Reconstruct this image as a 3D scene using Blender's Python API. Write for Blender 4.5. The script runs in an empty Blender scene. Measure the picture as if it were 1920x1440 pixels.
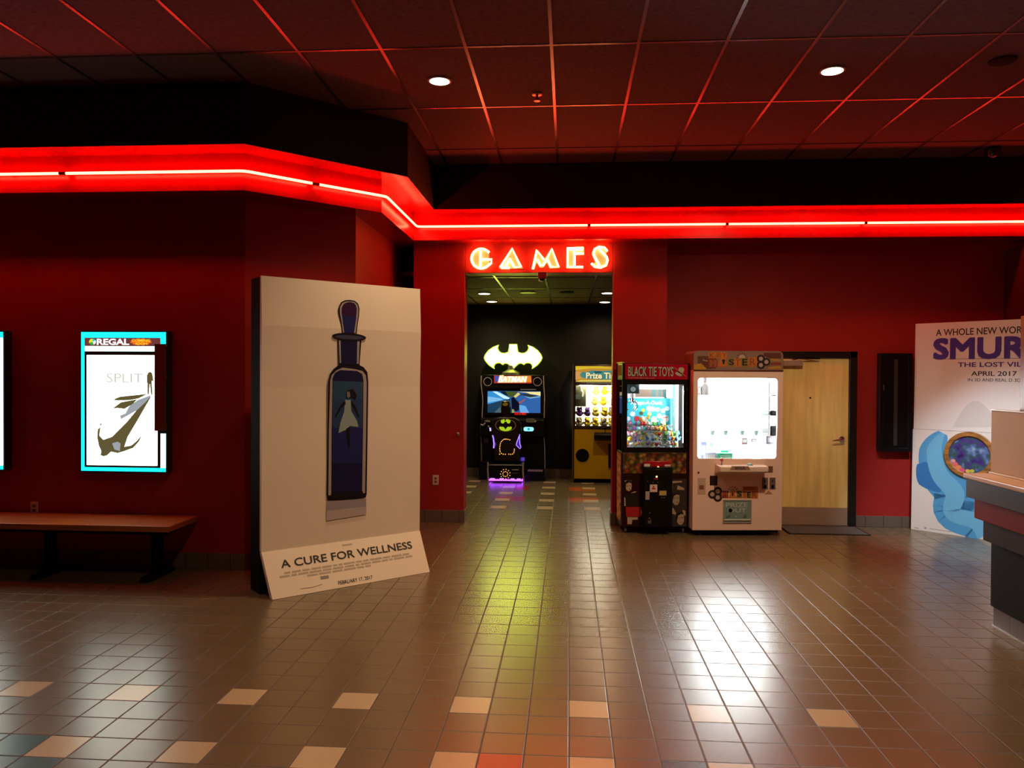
import bpy, math, random
from mathutils import Vector, Matrix
random.seed(7)
S = bpy.context.scene
COL = S.collection

# ------------------------------------------------------------------ camera
F, EYE, VX, HY, ROLL = 1460.0, 1.72, 1066.0, 705.0, 0.0055
_hy = HY - ROLL*(VX-960)
_phi, _th, _r = math.atan((720-_hy)/F), math.atan((VX-960)/F), math.atan(ROLL)
FWD = Vector((-math.sin(_th)*math.cos(_phi), math.cos(_th)*math.cos(_phi), -math.sin(_phi)))
_r0 = Vector((math.cos(_th), math.sin(_th), 0)); _u0 = _r0.cross(FWD)
RGT = _r0*math.cos(_r) + _u0*math.sin(_r); UPV = _u0*math.cos(_r) - _r0*math.sin(_r)
CAM = Vector((0, 0, EYE))
cd = bpy.data.cameras.new('camera'); cam = bpy.data.objects.new('camera', cd); COL.objects.link(cam)
cd.sensor_fit = 'HORIZONTAL'; cd.sensor_width = 36; cd.lens = 36*F/1920; cd.clip_end = 100
m = Matrix((RGT, UPV, -FWD)).transposed().to_4x4(); m.translation = CAM; cam.matrix_world = m
S.camera = cam

# ------------------------------------------------------------------ world, exposure, lamps
w = bpy.data.worlds.new('world'); S.world = w; w.use_nodes = True
w.node_tree.nodes['Background'].inputs[0].default_value = (0.0, 0.0, 0.0, 1)
S.view_settings.view_transform = 'Standard'; S.view_settings.look = 'None'
S.view_settings.gamma = 1; S.view_settings.exposure = 0.0; S.view_settings.use_curve_mapping = False
S.cycles.max_bounces = 7; S.cycles.diffuse_bounces = 4; S.cycles.glossy_bounces = 4
S.cycles.transparent_max_bounces = 12; S.cycles.caustics_reflective = False; S.cycles.caustics_refractive = False
S.cycles.sample_clamp_indirect = 4.0; S.cycles.use_denoising = True

NEON = (1.0, 0.032, 0.014); NEON_S = 56.0       # red soffit neon
SIGN_S = 38.0                                  # neon letters
KM_S = 26.0                                      # white lit cabinet
DOWN_W = 150.0                                  # each recessed can
WARM = (1.0, 0.67, 0.37)
CEIL = 4.07
# cans in view and the ones of the same grid above and behind the camera (x, y, watts)
CANS = [(-1.04, 6.17, 160, 116), (1.997, 6.14, 375, 158), (-1.04, 3.12, 165, 136), (1.997, 3.12, 50, 140), (-1.04, 0.1, 30, 140), (1.997, 0.1, 20, 140)]
COOL = (.80, .93, 1.0)                          # added spot, right of the frame, that brightens the white standee

# ------------------------------------------------------------------ helpers
def ray(px, py): return FWD + RGT*((px-960)/F) + UPV*((720-py)/F)
def at_z(px, py, z=0.0):
    d = ray(px, py); return CAM + d*((z-EYE)/d.z)
def at_y(px, py, y):
    d = ray(px, py); return CAM + d*(y/d.y)
def c8(r, g, b):
    f = lambda v: (v/12.92 if v <= .04045 else ((v+.055)/1.055)**2.4)
    return (f(r/255), f(g/255), f(b/255))

def mat(name, col, rough=.5, metal=0.0, spec=.5, emit=None, es=0.0):
    M = bpy.data.materials.new(name); M.use_nodes = True
    b = M.node_tree.nodes['Principled BSDF']
    b.inputs['Base Color'].default_value = (*col, 1); b.inputs['Roughness'].default_value = rough
    b.inputs['Metallic'].default_value = metal; b.inputs['Specular IOR Level'].default_value = spec
    if emit: b.inputs['Emission Color'].default_value = (*emit, 1); b.inputs['Emission Strength'].default_value = es
    return M
def noisy(M, scale=8.0, amt=.25, bump=0.0, stretch=(1, 1, 1), bscale=None):
    """vary the base colour a little with object-space noise, optional bump"""
    n, l = M.node_tree.nodes, M.node_tree.links; b = n['Principled BSDF']
    tc = n.new('ShaderNodeTexCoord'); mp = n.new('ShaderNodeMapping'); mp.inputs['Scale'].default_value = stretch
    nz = n.new('ShaderNodeTexNoise'); nz.inputs['Scale'].default_value = scale; nz.inputs['Detail'].default_value = 4
    l.new(tc.outputs['Object'], mp.inputs[0]); l.new(mp.outputs[0], nz.inputs[0])
    c = b.inputs['Base Color'].default_value[:]
    r = n.new('ShaderNodeValToRGB')
    r.color_ramp.elements[0].position = .3; r.color_ramp.elements[1].position = .7
    r.color_ramp.elements[0].color = (*[v*(1-amt) for v in c[:3]], 1); r.color_ramp.elements[1].color = (*[min(1, v*(1+amt)) for v in c[:3]], 1)
    l.new(nz.outputs[0], r.inputs[0]); l.new(r.outputs[0], b.inputs['Base Color'])
    if bump:
        n2 = n.new('ShaderNodeTexNoise'); n2.inputs['Scale'].default_value = bscale or scale*12
        l.new(mp.outputs[0], n2.inputs[0])
        bp = n.new('ShaderNodeBump'); bp.inputs['Strength'].default_value = bump; bp.inputs['Distance'].default_value = .004
        l.new(n2.outputs[0], bp.inputs['Height']); l.new(bp.outputs[0], b.inputs['Normal'])
    return M
def glow(name, col, s):
    M = bpy.data.materials.new(name); M.use_nodes = True; n = M.node_tree.nodes; n.clear()
    e = n.new('ShaderNodeEmission'); e.inputs[0].default_value = (*col, 1); e.inputs[1].default_value = s
    o = n.new('ShaderNodeOutputMaterial'); M.node_tree.links.new(e.outputs[0], o.inputs[0]); return M
def pane_mat(name, tint=(1, 1, 1), rough=.02):
    M = bpy.data.materials.new(name); M.use_nodes = True; n = M.node_tree.nodes; l = M.node_tree.links; n.clear()
    t = n.new('ShaderNodeBsdfTransparent'); t.inputs[0].default_value = (*tint, 1)
    g = n.new('ShaderNodeBsdfGlossy'); g.inputs['Roughness'].default_value = rough
    f = n.new('ShaderNodeFresnel'); f.inputs[0].default_value = 1.45
    mx = n.new('ShaderNodeMixShader'); o = n.new('ShaderNodeOutputMaterial')
    l.new(f.outputs[0], mx.inputs[0]); l.new(t.outputs[0], mx.inputs[1]); l.new(g.outputs[0], mx.inputs[2]); l.new(mx.outputs[0], o.inputs[0]); return M

class MB:
    """collects shapes, then links them as ONE mesh object"""
    def __init__(s): s.v = []; s.f = []; s.m = []
    def add(s, vs, fs, mi=0):
        k = len(s.v); s.v += [tuple(p) for p in vs]; s.f += [tuple(i+k for i in f) for f in fs]; s.m += [mi]*len(fs); return s
    def box(s, x0, x1, y0, y1, z0, z1, mi=0):
        v = [(x, y, z) for x in (x0, x1) for y in (y0, y1) for z in (z0, z1)]
        return s.add(v, [(0, 1, 3, 2), (4, 6, 7, 5), (0, 4, 5, 1), (2, 3, 7, 6), (0, 2, 6, 4), (1, 5, 7, 3)], mi)
    def ext(s, A, B, mi=0):
        """solid between two matching loops of 3D points"""
        n = len(A)
        return s.add(list(A)+list(B), [tuple(range(n)), tuple(range(2*n-1, n-1, -1))]+[(i, i+n, (i+1) % n+n, (i+1) % n) for i in range(n)], mi)
    def ringext(s, O, I, O2, I2, mi=0):
        """plate with a hole: outer/inner loops, front and back"""
        n = len(O); v = list(O)+list(I)+list(O2)+list(I2); f = []
        for i in range(n):
            j = (i+1) % n
            f += [(i, j, n+j, n+i), (2*n+i, 3*n+i, 3*n+j, 2*n+j), (n+i, n+j, 3*n+j, 3*n+i), (i, 2*n+i, 2*n+j, j)]
        return s.add(v, f, mi)
    def tube(s, pts, r, n=10, mi=0, closed=False):
        P = [Vector(p) for p in pts]; N = len(P); rings = []
        up = None
        for i, p in enumerate(P):
            a = P[(i-1) % N] if (i or closed) else p; b = P[(i+1) % N] if (i < N-1 or closed) else p
            t = (b-a).normalized()
            if up is None: up = Vector((0, 0, 1)) if abs(t.z) < .9 else Vector((1, 0, 0))
            x = t.cross(up).normalized(); y = x.cross(t).normalized(); up = y
            k = 1.0
            if 0 < i < N-1 or closed:
                c = (p-a).normalized().dot((b-p).normalized()); k = min(1.6, 1/max(.4, math.sqrt(max(.05, (1+c)/2))))
            rr = r[i] if isinstance(r, (list, tuple)) else r
            rings.append([p+(x*math.cos(q)+y*math.sin(q))*rr for q in [2*math.pi*j/n for j in range(n)]])
        v = [q for ring in rings for q in ring]; f = []
        for i in range(N if closed else N-1):
            a = i*n; b = ((i+1) % N)*n
            f += [(a+j, a+(j+1) % n, b+(j+1) % n, b+j) for j in range(n)]
        if not closed: f += [tuple(range(n-1, -1, -1)), tuple((N-1)*n+j for j in range(n))]
        return s.add(v, f, mi)
    def lathe(s, prof, c=(0, 0, 0), n=20, ax='z', mi=0):
        """prof: (radius, height) pairs"""
        c = Vector(c); v = []; f = []
        for r, h in prof:
            for j in range(n):
                q = 2*math.pi*j/n; a, b = r*math.cos(q), r*math.sin(q)
                v.append(c+Vector({'z': (a, b, h), 'y': (a, h, b), 'x': (h, a, b)}[ax]))
        for i in range(len(prof)-1):
            f += [(i*n+j, i*n+(j+1) % n, (i+1)*n+(j+1) % n, (i+1)*n+j) for j in range(n)]
        f += [tuple(range(n-1, -1, -1)), tuple((len(prof)-1)*n+j for j in range(n))]
        return s.add(v, f, mi)
    def ball(s, c, r, nu=12, nv=8, mi=0):
        rx, ry, rz = (r, r, r) if not isinstance(r, (tuple, list)) else r
        v = [(c[0], c[1], c[2]+rz)]; f = []
        for i in range(1, nv):
            p = math.pi*i/nv
            v += [(c[0]+rx*math.sin(p)*math.cos(2*math.pi*j/nu), c[1]+ry*math.sin(p)*math.sin(2*math.pi*j/nu), c[2]+rz*math.cos(p)) for j in range(nu)]
        v.append((c[0], c[1], c[2]-rz)); L = len(v)-1
        f += [(0, 1+j, 1+(j+1) % nu) for j in range(nu)]
        for i in range(nv-2):
            a = 1+i*nu; b = a+nu
            f += [(a+j, b+j, b+(j+1) % nu, a+(j+1) % nu) for j in range(nu)]
        a = 1+(nv-2)*nu; f += [(L, a+(j+1) % nu, a+j) for j in range(nu)]
        return s.add(v, f, mi)
    def build(s, name, M, parent=None, bevel=0.0, smooth=True, loc=None, rot=None):
        me = bpy.data.meshes.new(name); me.from_pydata(s.v, [], s.f); me.validate()
        for x in (M if isinstance(M, (list, tuple)) else [M]): me.materials.append(x)
        if len(me.polygons) == len(s.m): me.polygons.foreach_set('material_index', s.m)
        import bmesh
        bm = bmesh.new(); bm.from_mesh(me); bmesh.ops.recalc_face_normals(bm, faces=bm.faces); bm.to_mesh(me); bm.free()
        if smooth:
            me.polygons.foreach_set('use_smooth', [True]*len(me.polygons)); me.set_sharp_from_angle(angle=math.radians(35))
        o = bpy.data.objects.new(name, me); COL.objects.link(o)
        if parent: o.parent = parent
        if loc: o.location = loc
        if rot: o.rotation_euler = rot
        if bevel:
            b = o.modifiers.new('bevel', 'BEVEL'); b.width = bevel; b.segments = 2; b.limit_method = 'ANGLE'; b.angle_limit = math.radians(40)
        return o

def tag(o, label, cat, group=None):
    o['label'] = label; o['category'] = cat
    if group: o['group'] = group
    return o
def struct(o): o['kind'] = 'structure'; return o
def thing(name, label, cat, loc=(0, 0, 0), rotz=0.0, group=None):
    o = bpy.data.objects.new(name, None); COL.objects.link(o); o.location = loc; o.rotation_euler = (0, 0, rotz); o.empty_display_size = .1
    o['rz'] = rotz
    return tag(o, label, cat, group)
def dup(o, loc, label=None, rz=None):
    c = o.copy(); COL.objects.link(c); c.location = loc
    if label: c['label'] = label
    if rz is not None: c.rotation_euler = (0, 0, rz)
    for ch in list(o.children):
        d = ch.copy(); COL.objects.link(d); d.parent = c
        for g in list(ch.children):
            e = g.copy(); COL.objects.link(e); e.parent = d
    return c

def rrect(a0, a1, b0, b1, r, n=6):
    P = []
    for cx, cy, q in ((a1-r, b1-r, 0), (a0+r, b1-r, 90), (a0+r, b0+r, 180), (a1-r, b0+r, 270)):
        P += [(cx+r*math.cos(math.radians(q+90*i/n)), cy+r*math.sin(math.radians(q+90*i/n))) for i in range(n+1)]
    return P
def ellipse(ca, cb, ra, rb, n=28, q0=0, q1=360):
    full = abs(q1-q0) >= 360
    return [(ca+ra*math.cos(math.radians(q0+(q1-q0)*i/(n if full else n-1))), cb+rb*math.sin(math.radians(q0+(q1-q0)*i/(n if full else n-1)))) for i in range(n)]

class Face:
    """a flat face of a thing: origin, right and up directions in the thing's own frame"""
    def __init__(s, T, o=(0, 0, 0), u=(1, 0, 0), v=(0, 0, 1)):
        s.T = T; s.o = Vector(o); s.u = Vector(u).normalized(); s.v = Vector(v).normalized(); s.n = s.u.cross(s.v)
        rz = T['rz'] if T and 'rz' in T else 0.0
        R = Matrix.Rotation(rz, 3, 'Z'); L = Vector(T.location) if T else Vector((0, 0, 0))
        s.wo = L+R @ s.o; s.wu = R @ s.u; s.wv = R @ s.v; s.wn = R @ s.n
    def pix(s, px, py):
        d = ray(px, py); t = (s.wo-CAM).dot(s.wn)/d.dot(s.wn); q = CAM+d*t-s.wo
        return (q.dot(s.wu), q.dot(s.wv))
    def pixs(s, *pts): return [s.pix(*p) for p in pts]
    def P(s, a, b, d=0.0): return s.o+s.u*a+s.v*b+s.n*d
    def poly(s, mb, pts, d0, d1, mi=0): return mb.ext([s.P(a, b, d1) for a, b in pts], [s.P(a, b, d0) for a, b in pts], mi)
    def rect(s, mb, a0, a1, b0, b1, d0, d1, mi=0): return s.poly(mb, [(a0, b0), (a1, b0), (a1, b1), (a0, b1)], d0, d1, mi)
    def hole(s, mb, O, I, d0, d1, mi=0):
        return mb.ringext([s.P(*p, d1) for p in O], [s.P(*p, d1) for p in I], [s.P(*p, d0) for p in O], [s.P(*p, d0) for p in I], mi)
    def frame(s, mb, a0, a1, b0, b1, w, d0, d1, mi=0):
        return s.hole(mb, [(a0, b0), (a1, b0), (a1, b1), (a0, b1)], [(a0+w, b0+w), (a1-w, b0+w), (a1-w, b1-w), (a0+w, b1-w)], d0, d1, mi)
    def tube(s, mb, pts, r, d, n=8, mi=0, closed=False): return mb.tube([s.P(a, b, d) for a, b in pts], r, n, mi, closed)
    def text(s, body, M, a0, a1, b0, b1, d, name='lettering', parent=None, bold=0.0, shear=0.0, ext=.0008, slope=0.0, small=False, fat=0.0):
        cu = bpy.data.curves.new('t', 'FONT'); cu.body = body; cu.size = 1; cu.offset = bold; cu.shear = shear; cu.resolution_u = 3; cu.fill_mode = 'BOTH'
        if small: cu.small_caps_scale = .78
        cu.extrude = .02
        ob = bpy.data.objects.new('t', cu); COL.objects.link(ob)
        if small:
            for i, ch in enumerate(body):
                if i and body[i-1].isalpha(): cu.body_format[i].use_small_caps = True
        dg = bpy.context.evaluated_depsgraph_get(); dg.update()
        me = bpy.data.meshes.new_from_object(ob.evaluated_get(dg)); bpy.data.objects.remove(ob); bpy.data.curves.remove(cu)
        xs = [v.co.x for v in me.vertices]; ys = [v.co.y for v in me.vertices]
        x0, x1, y0, y1 = min(xs), max(xs), min(ys), max(ys)
        for v in me.vertices:
            ta = (v.co.x-x0)/(x1-x0); tb = (v.co.y-y0)/(y1-y0)
            v.co = s.P(a0+(a1-a0)*ta, b0+(b1-b0)*tb+slope*ta, d+(ext if v.co.z > 0 else 0))
        if fat:                                      # heavier letters: the same outlines laid side by side
            b = MB(); vs = [v.co.copy() for v in me.vertices]; fs = [tuple(p.vertices) for p in me.polygons]
            for k, (fa, fb) in enumerate(((0, 0), (fat, 0), (-fat, 0), (0, fat), (0, -fat), (fat, fat), (-fat, fat), (fat, -fat), (-fat, -fat))): b.add([p+s.u*fa+s.v*fb+s.n*k*.00002 for p in vs], fs)
            me = bpy.data.meshes.new(name); me.from_pydata(b.v, [], b.f)
        me.materials.clear(); me.materials.append(M); me.name = name
        o = bpy.data.objects.new(name, me); COL.objects.link(o)
        if parent or s.T: o.parent = parent or s.T
        return o

# ------------------------------------------------------------------ materials
def wall_paint(name, col, rough=.38, spec=.45): return noisy(mat(name, col, rough, 0, spec), 3, .06, .06, bscale=140)
RED = wall_paint('red wall paint', (.33, .021, .020), .5, .18)
COVE = wall_paint('cove red paint', (.30, .002, .001), .24, .5)
BLACKP = wall_paint('black paint', (.012, .009, .011), .6, .25)
GAMEP = wall_paint('dark game room paint', (.010, .009, .010), .7, .2)
BLACK = mat('black laminate', (.006, .006, .007), .35, 0, .2)
BLACKM = mat('matt black', (.004, .004, .005), .8, 0, .12)
CHROME = mat('bright chrome edging', (.75, .75, .75), .18, 1)
STEEL = noisy(mat('brushed steel', (.5, .46, .42), .38, 1), 4, .15, 0, (1, 1, 40))
WHITEP = mat('white paint', (.8, .78, .74), .5)
IVORY = mat('ivory plastic', (.62, .48, .42), .4)
GLASS = pane_mat('clear pane')

def tile_floor_mat(name, col, var=.10):
    M = mat(name, col, .26, 0, 1.0); n, l = M.node_tree.nodes, M.node_tree.links; b = n['Principled BSDF']
    tc = n.new('ShaderNodeTexCoord'); sp = n.new('ShaderNodeSeparateXYZ'); l.new(tc.outputs['Object'], sp.inputs[0])
    def mth(op, a, v=None, v2=None):
        q = n.new('ShaderNodeMath'); q.operation = op
        if hasattr(a, 'links'): l.new(a, q.inputs[0])
        else: q.inputs[0].default_value = a
        for k, x in ((1, v), (2, v2)):
            if x is None: continue
            if hasattr(x, 'links'): l.new(x, q.inputs[k])
            else: q.inputs[k].default_value = x
        return q.outputs[0]
    def cell(out, off):
        t = mth('DIVIDE', mth('SUBTRACT', out, off), TP)
        fr = mth('FRACT', t); fl = mth('FLOOR', t)
        return fl, mth('MINIMUM', fr, mth('SUBTRACT', 1.0, fr))
    fx, ex = cell(sp.outputs[0], TX0); fy, ey = cell(sp.outputs[1], TY0)
    e = mth('MINIMUM', ex, ey)
    g = n.new('ShaderNodeMapRange'); g.inputs[1].default_value = .010; g.inputs[2].default_value = .026; l.new(e, g.inputs[0])
    cb = n.new('ShaderNodeCombineXYZ'); l.new(fx, cb.inputs[0]); l.new(fy, cb.inputs[1])
    wn = n.new('ShaderNodeTexWhiteNoise'); l.new(cb.outputs[0], wn.inputs[0])
    nz = n.new('ShaderNodeTexNoise'); nz.inputs['Scale'].default_value = 160; l.new(tc.outputs['Object'], nz.inputs[0])
    k = mth('ADD', mth('MULTIPLY', wn.outputs[0], var), mth('MULTIPLY', nz.outputs[0], .22)); k = mth('ADD', k, 1-.11-var/2)
    mix = n.new('ShaderNodeMix'); mix.data_type = 'RGBA'; l.new(g.outputs[0], mix.inputs[0])
    mix.inputs[6].default_value = (.035, .026, .020, 1)
    sc = n.new('ShaderNodeVectorMath'); sc.operation = 'SCALE'; sc.inputs[0].default_value = col; l.new(k, sc.inputs['Scale'])
    l.new(sc.outputs[0], mix.inputs[7]); l.new(mix.outputs[2], b.inputs['Base Color'])
    rr = mth('ADD', mth('MULTIPLY', g.outputs[0], -.34), .61)
    l.new(rr, b.inputs['Roughness'])
    n2 = n.new('ShaderNodeTexNoise'); n2.inputs['Scale'].default_value = 14; n2.inputs['Detail'].default_value = 2; l.new(tc.outputs['Object'], n2.inputs[0])
    bp = n.new('ShaderNodeBump'); bp.inputs['Strength'].default_value = .55; bp.inputs['Distance'].default_value = .003
    hh = mth('ADD', g.outputs[0], mth('MULTIPLY', n2.outputs[0], .12)); l.new(hh, bp.inputs['Height']); l.new(bp.outputs[0], b.inputs['Normal'])
    return M
TP, TX0, TY0 = .204, .012, 3.512

# ------------------------------------------------------------------ floor
def build_floor():
    mats = [tile_floor_mat('brown floor tile', (.132, .099, .052)), tile_floor_mat('cream floor tile', (.50, .40, .26), .08),
            tile_floor_mat('teal floor tile', (.012, .075, .105), .1), tile_floor_mat('red floor tile', (.36, .022, .018), .1), tile_floor_mat('rust floor tile', (.40, .09, .025), .1)]
    acc = {}
    for i in (-18, -15, -12, -9, -6, -3, 0, 3, 6): acc[(i, 2)] = 1
    for i in (-15, -12, -9, -6, -3, 0, 3, 6): acc[(i, -1)] = 1
    acc[(-3, -1)] = 1; acc[(-2, -1)] = 3; acc[(2, -1)] = 2; acc[(3, -1)] = 1; acc[(-13, -1)] = 2; acc[(-12, -2)] = 2; acc[(-13, -2)] = 2; acc[(-14, -1)] = 2
    for j in (32, 35, 38, 41, 44):
        for i in (-8, -5, -2, 1):
            if (i, j) != (-8, 32): acc[(i, j)] = 1
    for c in ((-4, 35), (-5, 36), (-4, 36), (-4, 40), (-4, 41)): acc[c] = 3
    for c in ((0, 35), (0, 36), (1, 36), (0, 40), (0, 41), (1, 40)): acc[c] = 4
    i0, i1, j0, j1 = -36, 28, -33, 49
    mb = MB(); nx = i1-i0+1
    mb.v = [(TX0+i*TP, TY0+j*TP, 0) for j in range(j0, j1+1) for i in range(i0, i1+1)]
    for j in range(j0, j1):
        for i in range(i0, i1):
            a = (j-j0)*nx+(i-i0); mb.f.append((a, a+1, a+nx+1, a+nx)); mb.m.append(acc.get((i, j), 0))
    return struct(mb.build('floor', mats, smooth=False))
build_floor()
XL, XR, YB = -7.2, 5.3, -3.0
YW, YG, YD = 6.64, 9.03, 9.24          # left wall, games wall, door wall
GX0, GX1, GHEAD = -1.215, .506, 2.913  # doorway

# ------------------------------------------------------------------ ceilings
def build_ceiling(name, x0, x1, y0, y1, z, gx, px, gy, py, tile, bar):
    mb = MB()
    mb.box(x0, x1, y0, y1, z, z+.05, 0)
    b = .012
    k = math.ceil((x0-gx)/px)
    while gx+k*px < x1:
        x = gx+k*px; mb.box(x-b, x+b, y0, y1, z-.006, z+.01, 1); k += 1
    k = math.ceil((y0-gy)/py)
    while gy+k*py < y1:
        y = gy+k*py; mb.box(x0, x1, y-b, y+b, z-.004, z+.01, 1); k += 1
    return struct(mb.build(name, [tile, bar], smooth=False))
CT = noisy(mat('dark acoustic tile', (.110, .050, .054), .85, 0, .2), 30, .25, .5, bscale=260)
CB = mat('painted ceiling grid', (.030, .026, .026), .26, 0, .9)
build_ceiling('ceiling', XL, XR, YB, 9.3, CEIL, -.136, .613, 6.805, 1.25, CT, CB)
build_ceiling('ceiling', -4.2, 3.2, YG+.25, 13.2, 2.92, -.29, .61, 10.71, 1.22, CT, CB)

# ------------------------------------------------------------------ walls
def wall(name, pts, M=RED, z0=0.0, z1=CEIL):
    """extrude a plan outline"""
    mb = MB(); mb.ext([(x, y, z0) for x, y in pts], [(x, y, z1) for x, y in pts]); return struct(mb.build(name, M, smooth=False))
AX0, AX1, AY1 = -2.83, -2.06, 7.41     # angled corner of the left wall
wall('wall_left', [(XL, YW), (AX0, YW), (AX1, AY1), (AX1, 9.9), (AX1-.15, 9.9), (AX1-.15, AY1+.06), (AX0-.06, YW+.15), (XL, YW+.15)])
wall('wall_recess', [(AX1-.15, 9.9), (-1.82, 9.9), (-1.82, 10.0), (AX1-.15, 10.0)], BLACKP)
def build_games_wall():
    mb = MB(); y0, y1 = YG, YG+.25
    mb.box(-1.82, GX0, y0, y1, 0, CEIL); mb.box(GX1, 1.12, y0, y1, 0, CEIL); mb.box(GX0, GX1, y0, y1, GHEAD, CEIL)
    mb.box(-1.82, -1.70, y1, 9.9, 0, CEIL)
    return struct(mb.build('wall_games', RED, smooth=False, bevel=.006))
build_games_wall()
def build_door_wall():
    mb = MB(); mb.box(1.12, 2.40, YD, YD+.14, 0, CEIL); mb.box(3.31, XR, YD, YD+.14, 0, CEIL); mb.box(2.40, 3.31, YD, YD+.14, 2.02, CEIL)
    return struct(mb.build('wall_back', RED, smooth=False))
build_door_wall()
wall('wall_behind_door', [(2.2, YD+.3), (3.5, YD+.3), (3.5, YD+.36), (2.2, YD+.36)], BLACKP, 0, 2.3)
wall('wall_right', [(XR, YB), (XR+.12, YB), (XR+.12, YD+.14), (XR, YD+.14)])
wall('wall_far_left', [(XL-.12, YB), (XL, YB), (XL, YW+.15), (XL-.12, YW+.15)])
wall('wall_front', [(XL-.12, YB-.12), (XR+.12, YB-.12), (XR+.12, YB), (XL-.12, YB)])
wall('wall_game_room_back', [(-4.2, 13.19), (3.2, 13.19), (3.2, 13.3), (-4.2, 13.3)], GAMEP, 0, 2.97)
wall('wall_game_room_left', [(-4.3, YG+.25), (-4.2, YG+.25), (-4.2, 13.3), (-4.3, 13.3)], GAMEP, 0, 2.97)
wall('wall_game_room_right', [(3.2, YD+.4), (3.3, YD+.4), (3.3, 13.3), (3.2, 13.3)], GAMEP, 0, 2.97)
wall('wall_game_room_front', [(1.13, YD+.38), (3.3, YD+.38), (3.3, YD+.44), (1.13, YD+.44)], GAMEP, 0, 2.97)
wall('wall_game_room_side', [(-4.3, 9.95), (-1.83, 10.01), (-1.83, 10.06), (-4.3, 10.06)], GAMEP, 0, 2.97)

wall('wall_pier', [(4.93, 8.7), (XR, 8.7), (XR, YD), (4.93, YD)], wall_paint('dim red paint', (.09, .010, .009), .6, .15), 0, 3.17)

# tiled baseboards
def base_tile_mat():
    M = mat('baseboard tile', (.13, .095, .075), .3); n, l = M.node_tree.nodes, M.node_tree.links; b = n['Principled BSDF']
    tc = n.new('ShaderNodeTexCoord'); sp = n.new('ShaderNodeSeparateXYZ'); l.new(tc.outputs['Object'], sp.inputs[0])
    a = n.new('ShaderNodeMath'); a.operation = 'ADD'; l.new(sp.outputs[0], a.inputs[0]); l.new(sp.outputs[1], a.inputs[1])
    p = n.new('ShaderNodeMath'); p.operation = 'PINGPONG'; p.inputs[1].default_value = TP/2; l.new(a.outputs[0], p.inputs[0])
    g = n.new('ShaderNodeMapRange'); g.inputs[1].default_value = .002; g.inputs[2].default_value = .004; l.new(p.outputs[0], g.inputs[0])
    mx = n.new('ShaderNodeMix'); mx.data_type = 'RGBA'; mx.inputs[6].default_value = (.02, .015, .012, 1); mx.inputs[7].default_value = (.13, .095, .075, 1)
    l.new(g.outputs[0], mx.inputs[0]); l.new(mx.outputs[2], b.inputs['Base Color']); return M
BT = base_tile_mat()
def baseboard(name, pts, h=.143):
    mb = MB(); mb.ext([(x, y, 0.0) for x, y in pts], [(x, y, h) for x, y in pts]); return struct(mb.build(name, BT, smooth=False, bevel=.004))
t_ = .012
baseboard('baseboard_left', [(XL, YW-t_), (AX0+.005, YW-t_), (AX1+t_, AY1-.005), (AX1+t_, 9.8), (AX1, 9.8), (AX1, AY1), (AX0, YW), (XL, YW)])
baseboard('baseboard_games', [(-1.82, YG-t_), (GX0+t_, YG-t_), (GX0+t_, YG+.25), (GX0, YG+.25), (GX0, YG), (-1.82, YG)])
baseboard('baseboard_games_right', [(GX1-t_, YG-t_), (1.12, YG-t_), (1.12, YG), (GX1, YG), (GX1, YG+.25), (GX1-t_, YG+.25)])
baseboard('baseboard_back', [(3.315, YD-t_), (4.93, YD-t_), (4.93, YD), (3.315, YD)], .128)
baseboard('baseboard_game_room', [(-4.2, 13.19-t_), (3.2, 13.19-t_), (3.2, 13.19), (-4.2, 13.19)])

# ------------------------------------------------------------------ soffit with neon cove
def offset_strip(name, front, back, z0, z1, M):
    mb = MB(); n = len(front)
    A = [(x, y, z0) for x, y in front]+[(x, y, z0) for x, y in reversed(back)]
    mb.ext(A, [(x, y, z1) for x, y, _ in A]); return struct(mb.build(name, M, smooth=False))
face = [(XL, 6.36), (-2.72, 6.36), (-1.78, 7.30), (-1.78, 8.82), (XR, 8.82)]
fasc = [(XL, 6.10), (-2.61, 6.10), (-1.51, 7.20), (-1.51, 8.62), (XR, 8.62)]
backl = [(XL, YW), (AX0, YW), (AX1, AY1), (AX1, 9.25), (XR, 9.25)]
Z_FB, Z_UB = 3.262, 3.570
offset_strip('trim_1', face, backl, Z_FB, Z_UB, COVE)
def build_fascia():
    mb = MB(); A = fasc; B = list(reversed(backl))
    lo = [(x, y, Z_UB) for x, y in A+B]; hi = [(x, y, CEIL-.002) for x, y in A+B]; n = len(A)
    k = len(lo); mb.add(lo+hi, [tuple(range(k))], 0)                      # the red underside
    mb.f += [tuple(range(2*k-1, k-1, -1))]+[(i, (i+1) % k, (i+1) % k+k, i+k) for i in range(k)]; mb.m += [1]*(k+1)
    return struct(mb.build('trim_2', [COVE, BLACKP], smooth=False))
build_fascia()

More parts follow.
